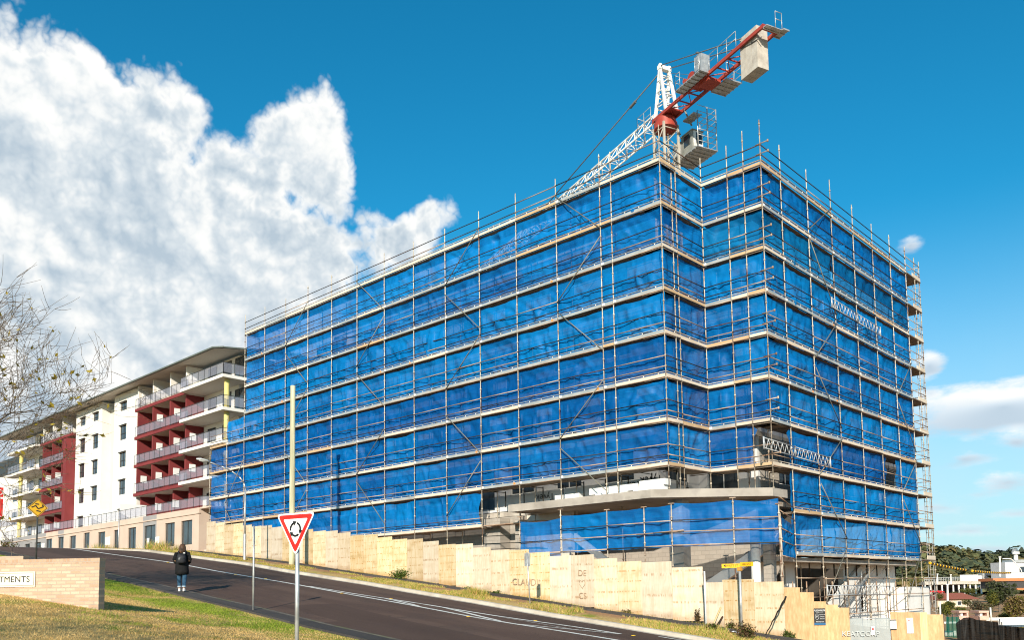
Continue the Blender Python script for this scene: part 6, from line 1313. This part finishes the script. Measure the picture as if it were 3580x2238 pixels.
# far wooded hills
def hill(name, prof, depth, back, m):
    """ridge whose skyline passes through surveyed sight lines at a given distance"""
    pts = [np.array(far(x, y, depth)) for x, y in prof]; V = []; n = len(pts); rows_ = 9
    for k in range(rows_):
        f = k/(rows_-1); h = 1-f
        for p in pts: q = CAM+(p-CAM)*(1-back*f); V.append((q[0], q[1], -7+(p[2]-(2.2*depth/600)+7)*(h**1.25)))
    F = [(k*n+i, k*n+i+1, (k+1)*n+i+1, (k+1)*n+i) for k in range(rows_-1) for i in range(n-1)]; mb = MB(); mb.add(V, F, 0, True); o = mb.build(name, m); tag(o, None, None, kind='structure'); return pts
M_HILL = mat('hill_scrub', (0.045, 0.05, 0.022), (0.075, 0.07, 0.03), scale=.02, rough=1, glob=True)
near_prof = [(2900, 1962), (3180, 1945), (3240, 1938), (3290, 1940), (3330, 1948), (3380, 1952), (3430, 1962), (3500, 1975), (3600, 1985), (3800, 1990), (4400, 1985)]
far_prof = [(3250, 1972), (3350, 1965), (3400, 1960), (3440, 1952), (3500, 1950), (3560, 1944), (3640, 1950), (3800, 1955), (4400, 1945)]
hill('hill', near_prof, 1400, .55, M_HILL); hill('hill', far_prof, 2700, .35, M_HILL)
_ico = None
def crowns(name, label, prof, depth, back, n, size, mats, seed, lo=0.0):
    rng = np.random.default_rng(seed); pts = np.array([far(x, y, depth) for x, y in prof]); u = rng.random(n)*(len(pts)-1); i = np.minimum(u.astype(int), len(pts)-2); t = (u-i)[:, None]; p = pts[i]*(1-t)+pts[i+1]*t
    f = rng.random(n)**1.0; q = CAM+(p-CAM)*(1-back*f)[:, None]; h = 1-f; q[:, 2] = -7+(p[:, 2]-(2.2*depth/600)+7)*(h**1.25)+size*.35
    # each crown: a cloud of leaf-clump quads on a lumpy dome
    m = 64; d = rng.normal(size=(n, m, 3)); d /= np.linalg.norm(d, axis=2)[..., None]; d[..., 2] = np.abs(d[..., 2])*1.1-.15; s = size*(.5+.8*rng.random(n))*(1-.45*f); s[rng.random(n) < .06] *= 1.5
    C = q[:, None, :]+d*s[:, None, None]*(.75+.4*rng.random((n, m, 1)))*[.9, .9, .8]; e = rng.normal(size=(n, m, 3)); e /= np.linalg.norm(e, axis=2)[..., None]; g_ = np.cross(d, e); g_ /= np.linalg.norm(g_, axis=2)[..., None]+1e-9; e = np.cross(g_, d+.3*e)
    w = (s*.21)[:, None, None]; V = np.stack([C-e*w, C-g_*w*.8, C+e*w, C+g_*w*.8], 2).reshape(-1, 3); F = np.arange(n*m*4).reshape(n*m, 4); o = fast(name, V, F, mats, mi=np.repeat(rng.integers(0, len(mats), n), m)); tag(o, label, 'forest', kind='stuff')
M_F1 = leafmat('gum_crown', (0.070, 0.075, 0.028), (0.10, 0.095, 0.038), trans=.1); M_F2 = leafmat('gum_crown_warm', (0.12, 0.10, 0.035), (0.165, 0.125, 0.045), trans=.1); M_F3 = leafmat('gum_crown_dark', (0.042, 0.054, 0.028), (0.065, 0.075, 0.036), trans=.1)
crowns('forest', 'gum trees covering the near hillside at far right', near_prof, 1400, .55, 3300, 15, [M_F1, M_F2, M_F3, M_F1], 3)
crowns('forest', 'darker distant trees on the ridge behind the near hillside', far_prof, 2700, .35, 1300, 24, [M_F3, M_F1], 4)
# car park deck with cars below
CPd = 420
def fx(x, y, d): return np.array(far(*zF(x, y), d))
rdir = XC*[1, 1, 0]; rdir /= np.linalg.norm(rdir); fdir = np.array([-rdir[1], rdir[0], 0])
a, b = fx(135, 362, CPd), fx(660, 352, CPd); a[2] = b[2] = (a[2]+b[2])/2; dk = thing('car_park_deck', 'low concrete car park deck with pale railings in the valley', 'car park', tuple((a+b)/2-[0, 0, 6]))
L_ = np.linalg.norm(b-a); dx = (b-a)/L_; ny = np.array([-dx[1], dx[0], 0])
mb = MB(); mb.obox((a+b)/2+ny*8, dx*L_/2, ny*8, (0, 0, .8)); mb.build('deck_slab', M_CONC, dk)
mb = MB()
for t in np.linspace(.02, .98, 11):
    q = a+(b-a)*t+ny*1.0; mb.obox(q-[0, 0, 3.2], dx*.3, ny*.3, (0, 0, 2.4))
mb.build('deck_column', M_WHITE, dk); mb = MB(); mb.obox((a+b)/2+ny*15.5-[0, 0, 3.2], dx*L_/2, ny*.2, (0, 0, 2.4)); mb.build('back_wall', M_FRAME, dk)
mb = MB()
for t in np.linspace(0, .62, 22): q = a+(b-a)*t; mb.obox(q+[0, 0, 1.7], dx*.1, ny*.1, (0, 0, 1.1))
mb.obox(a+(b-a)*.31+[0, 0, 2.7], dx*L_*.31, ny*.08, (0, 0, .12)); mb.obox(a+(b-a)*.31+[0, 0, 1.8], dx*L_*.31, ny*.05, (0, 0, .10)); mb.build('deck_railing', M_STEEL, dk)
mb = MB(); mb.obox(a+(b-a)*.80+[0, 0, 2.3], dx*L_*.19, ny*.1, (0, 0, 1.5)); mb.build('deck_parapet', M_WHITE, dk)
def car(label, x, y, d, m, ln=4.2):
    p = fx(x, y, d); T = thing('parked_car', label, 'car', tuple(p), 'cars parked under the car park deck'); u, v = rdir, fdir
    def P(x_, y_, z_): return p+u*x_+v*y_+np.array([0, 0, z_])
    pr = [(-2.1, .35), (-2.1, .75), (-1.5, .85), (-.9, 1.35), (.6, 1.4), (1.2, .92), (2.0, .8), (2.1, .35)]; mb = MB(); mb.loft([[P(a_, s*.85, b_) for a_, b_ in pr] for s in (-1, 1)], 0, True, False); mb.build('body', m, T)
    mb = MB(); mb.loft([[P(a_, s*.865, b_) for a_, b_ in ((-.9, .9), (-.65, 1.28), (.45, 1.32), (.95, .92))] for s in (-1, 1)], 0, True, False); mb.build('window', M_DKGLASS, T)
    mb = MB()
    for wx in (-1.3, 1.3):
        for s in (-.87, .87): mb.tube(P(wx, s-.1, .32), P(wx, s+.1, .32), .32, 12)
    mb.build('wheel', M_BLACK, T)
MC = {k: mat('car_'+k, v, rough=.25, spec=.6) for k, v in dict(red=(.55, .02, .02), white=(.7, .7, .7), dark=(.03, .035, .05), silver=(.4, .42, .44)).items()}
car('bright red hatchback parked in front of the deck', 268, 452, 400, MC['red']); car('red car half hidden behind the scaffold foot', 190, 448, 400, MC['red']); car('white car deep under the deck beside a column', 640, 405, 424, MC['white']); car('dark car left under the deck', 345, 408, 426, MC['dark']); car('silver car in the middle under the deck', 470, 408, 427, MC['silver']); car('dark car right of the silver one under the deck', 560, 406, 426, MC['dark'])
# louvred stair tower, white building, charcoal roofed house
def farbox(name, m, T, x0, y0, x1, y1, d, dep, off=0.0, extra=None):
    A, B = fx(x0, y0, d), fx(x1, y1, d); c = (A+B)/2; w = abs((B-A)@rdir); h_ = abs(A[2]-B[2]); mb = MB(); mb.obox(c+fdir*(dep/2+off), rdir*w/2, fdir*dep/2, (0, 0, h_/2)); 
    return mb.build(name, m, T)
T = thing('louvred_shelter', 'grey steel portal shelter with slanted louvres by the car park', 'shelter', tuple(fx(730, 380, 400)-[0, 0, 3]))
farbox('roof_beam', M_STEEL, T, 655, 272, 885, 288, 400, 4); farbox('post', M_STEEL, T, 655, 288, 672, 380, 400, .6); farbox('post', M_STEEL, T, 858, 288, 866, 330, 400, .6)
mb = MB()
for k in range(7): A, B = fx(672, 290+k*12, 400), fx(672+48+k*3, 330+k*7, 400); mb.bar(A, B, .8, .5)
mb.build('louvre', M_STEEL, T)
T = thing('white_building', 'white modern building with a dark upper window at the right edge', 'building', tuple(fx(960, 330, 380)-[0, 0, 5]))
farbox('wall', M_WHITE, T, 860, 172, 1120, 322, 380, 12); farbox('roof', M_STEEL, T, 940, 150, 1120, 174, 380, 10, -.3); farbox('upper_window', M_DKGLASS, T, 985, 212, 1110, 262, 380, .2, -.1)
for x in (908, 934): farbox('window', M_DKGLASS, T, x, 290, x+19, 312, 380, .2, -.1)
T = thing('charcoal_roof_house', 'house with a charcoal wall and an orange trimmed roof edge', 'house', tuple(fx(900, 420, 300)-[0, 0, 3]))
farbox('wall', mat('charcoal_wall', (.05, .045, .045), (.075, .07, .068), rough=.8), T, 760, 338, 1120, 405, 300, 9); farbox('roof', mat('orange_trim', (.50, .16, .06), (.58, .22, .09), rough=.7), T, 745, 318, 1120, 338, 300, 10, -.4); farbox('base_trim', mat('orange_trim', (.5, .16, .06)), T, 960, 405, 1120, 420, 300, 9, -.2)
T = thing('tiled_house', 'small cream house with a low red tiled hip roof', 'house', tuple(fx(440, 560, 240)-[0, 0, 1.5])); p = fx(430, 505, 240)
M_TILE = mat('red_tile', (.23, .065, .04), (.32, .11, .07), scale=3, rough=.8, glob=True, stretch=(1, 1, 6)); M_CREAM = mat('cream_wall', (.58, .47, .34), (.66, .55, .42), rough=.85, glob=True)
mb = MB(); w_, d_, h_ = 6.2, 4.2, 1.75
def Q(x_, y_, z_): return p+rdir*x_+fdir*y_+np.array([0, 0, z_])
mb.add([Q(-w_, -.5, 0), Q(w_, -.5, 0), Q(w_, 2*d_, 0), Q(-w_, 2*d_, 0), Q(-w_+2.6, d_, h_), Q(w_-2.6, d_, h_)], [(0, 1, 5, 4), (1, 2, 5), (2, 3, 4, 5), (3, 0, 4), (3, 2, 1, 0)]); mb.build('roof', M_TILE, T)
mb = MB(); mb.obox(Q(-.6, d_, -1.9), rdir*5.0, fdir*(d_-.4), (0, 0, 1.9)); mb.build('wall', M_CREAM, T)
for x_ in (-2.6, 0.6):
    f, gl = MB(), MB(); f.obox(Q(x_, .36, -1.1), rdir*.62, fdir*.05, (0, 0, .62)); gl.obox(Q(x_, .28, -1.1), rdir*.5, fdir*.05, (0, 0, .5)); w = f.build('window', M_SIGNW, T); gl.build('pane', M_DKGLASS, w)
mb = MB(); mb.bar(Q(-2, .6, -.1), Q(-.8, d_, h_+.05), .12, .1); mb.bar(Q(-1, .6, -.1), Q(-.6, d_, h_+.05), .12, .1); mb.build('roof_batten', M_STEEL, T)
# lamp posts and poles in the valley
for lb, x, y0, y1, d, r in (('tall thin white pole beside the white building', 810, 130, 270, 370, .4), ('pale pole rising from the car park deck', 370, 288, 340, 415, .35), ('leaning white pole on the left of the deck', 250, 282, 345, 415, .35), ('pole in front of the tiled house', 340, 378, 540, 225, .3), ('short steel post by the brown board end', 272, 535, 640, 45, .05), ('squat pale chimney stack on the white building', 953, 100, 165, 400, 1.1)):
    A, B = fx(x, y0, d), fx(x-(8 if 'leaning' in lb else 0), y1, d); mb = MB(); mb.tube(B-[0, 0, 1.5], A, r, 8, 0, r*.8); mb.tube(A, A+[0, 0, r], r*1.5, 8); tag(mb.build('lamp_pole', M_WHITE), lb, 'pole')
T = thing('dish_mast', 'round dish on a mast behind the white building', 'mast', tuple(fx(938, 110, 405))); c = fx(938, 82, 405); mb = MB(); mb.tube(c-[0, 0, 8], c, .3, 6); mb.build('mast', M_STEEL, T); mb = MB(); mb.loft([[c-fdir*(.8-.8*k)+rdir*math.cos(t)*(1.7-1.1*k)+np.array([0, 0, math.sin(t)*(1.7-1.1*k)]) for t in np.linspace(0, 6.283, 15)[:-1]] for k in (0, .5, 1)]); mb.build('dish', M_STEEL, T)
T = thing('street_lamp', 'curved arm lamp in front of the white building', 'street lamp', tuple(fx(1010, 300, 340)-[0, 0, 4])); pts = [fx(x, y, 340) for x, y in ((1030, 330), (1000, 240), (975, 205), (945, 175), (915, 145), (880, 140))]; mb = MB(); mb.path(pts, .2, 6); mb.build('arm', M_WHITE, T); mb = MB(); mb.bar(pts[-1], pts[-1]+rdir*-2, .5, .35); mb.build('lamp_head', M_WHITE, T)
# striped marker sleeves on the overhead line
def sag_pts(A, B, n, s): return [A+(B-A)*t-np.array([0, 0, s*4*t*(1-t)]) for t in np.linspace(0, 1, n)]
A, B = fx(150, 172, 48), fx(1100, 250, 70); T = thing('overhead_line', 'overhead line sleeved in yellow and black striped markers', 'cable', tuple(A)); pts = sag_pts(A, B, 48, .35); mb = MB(); mb.path(pts, .012, 5); mb.build('cable', M_CABLE, T)
my = MB()
for k in range(1, 34):
    if k == 15: my.build('striped_sleeve', [M_SIGNY, M_BLACK], T); my = MB()
    if k in (14, 15): continue
    P0, P1 = pts[k], pts[k+1]; my.tube(P0, P0+(P1-P0)*.5, .069, 8, 0); my.tube(P0+(P1-P0)*.5, P1, .069, 8, 1)
my.build('striped_sleeve', [M_SIGNY, M_BLACK], T)
# fences and site clutter at the bottom right
M_GNET = netmat('green_shade_cloth', (0.01, 0.16, 0.11), (0.02, 0.25, 0.18), .72, .3); M_BNET = netmat('black_shade_cloth', (0.008, 0.008, 0.008), (0.012, 0.011, 0.010), 1.04, .03)
def cloth(nm, label, x0, x1, d0, d1, top, m, zb=-3.2, group=None, posts_=4):
    A, B = fx(x0, top[0], d0), fx(x1, top[-1], d1); T = thing(nm, label, 'fence', (A[0], A[1], zb), group); tz = [fx(x0+(x1-x0)*i/(len(top)-1), t, d0+(d1-d0)*i/(len(top)-1))[2] for i, t in enumerate(top)]
    n_ = np.cross((B-A)/np.linalg.norm(B-A), (0, 0, 1)); mb = MB()
    def S(u, v):
        q = A+(B-A)*u; zt_ = np.interp(u, np.linspace(0, 1, len(top)), tz); q = q+n_*(.22*(vn(u*8+x0, v*2.0)-.5)+.12*(vn(u*21, v*3+x0)-.5)); q[2] = zb+(zt_-zb)*v; return q
    mb.grid(S, 46, 14); mb.build('shade_cloth', m, T); mb = MB()
    for t in np.linspace(0.02, .98, posts_): q = A+(B-A)*t-n_*.25; mb.tube((q[0], q[1], zb), (q[0], q[1], float(np.interp(t, np.linspace(0, 1, len(top)), tz))+.12), .02, 6)
    mb.build('fence_post', M_FRAME, T); return T
cloth('shade_cloth_fence', 'green shade cloth fence beside the brown boards', 312, 440, 36, 37, [662, 664], M_GNET); cloth('shade_cloth_fence', 'torn black shade cloth fence at the bottom right', 425, 800, 33, 32, [720, 672, 668, 690, 700, 705, 712], M_BNET, posts_=3); cloth('shade_cloth_fence', 'lower black shade cloth fence by the russet shrub', 795, 1120, 32, 31, [740, 748, 760, 765], M_BNET, posts_=2)
T = thing('white_barrier', 'white horizontal barrier rails behind the green cloth', 'barrier', tuple(fx(370, 720, 39)-[0, 0, 2])); farbox('rail', M_WHITE, T, 312, 708, 460, 722, 38, .1); farbox('rail', M_WHITE, T, 690, 672, 1120, 690, 40, .1); farbox('panel', M_WHITE, T, 800, 690, 1120, 752, 41, .1); farbox('panel', M_WHITE, T, 320, 790, 420, 832, 39, .1)
for lb, x0, x1 in (('pink framed white pump unit behind the black cloth, left one', 446, 530), ('pink framed white pump unit behind the black cloth, right one', 622, 712)):
    T = thing('framed_unit', lb, 'machine', tuple(fx((x0+x1)/2, 690, 40)-[0, 0, 1])); mp_ = mat('salmon_paint', (.62, .36, .27), (.68, .45, .36), rough=.7); farbox('frame', mp_, T, x0, 610, x1, 626, 40, .8); farbox('frame', mp_, T, x1-16, 626, x1, 690, 40, .8); farbox('frame', mp_, T, x0, 655, x1-16, 690, 40, .8); farbox('tank', M_WHITE, T, x0+22, 628, x0+42, 655, 40, .5, .1)
mb = MB(); A, B = fx(725, 580, 38), fx(735, 720, 38); mb.tube(B, A, .035, 6); tag(mb.build('stake', M_CW), 'thin pale stake standing between the framed units and the black cloth', 'stake')

for o in SC.objects:
    if o.name.split('.')[0] in ('leaf_mass', 'crown'): o['kind'] = 'stuff'
# ------------------------------------------------------------------ lettering becomes plain meshes
bpy.context.view_layer.update(); _dg = bpy.context.evaluated_depsgraph_get()
for o in [q for q in SC.objects if q.type == 'FONT']:
    me = bpy.data.meshes.new_from_object(o.evaluated_get(_dg)); n = link('tmp', me, o.parent); n.matrix_local = o.matrix_local.copy(); nm = o.name.split('.')[0]
    bpy.data.objects.remove(o); n.name = nm
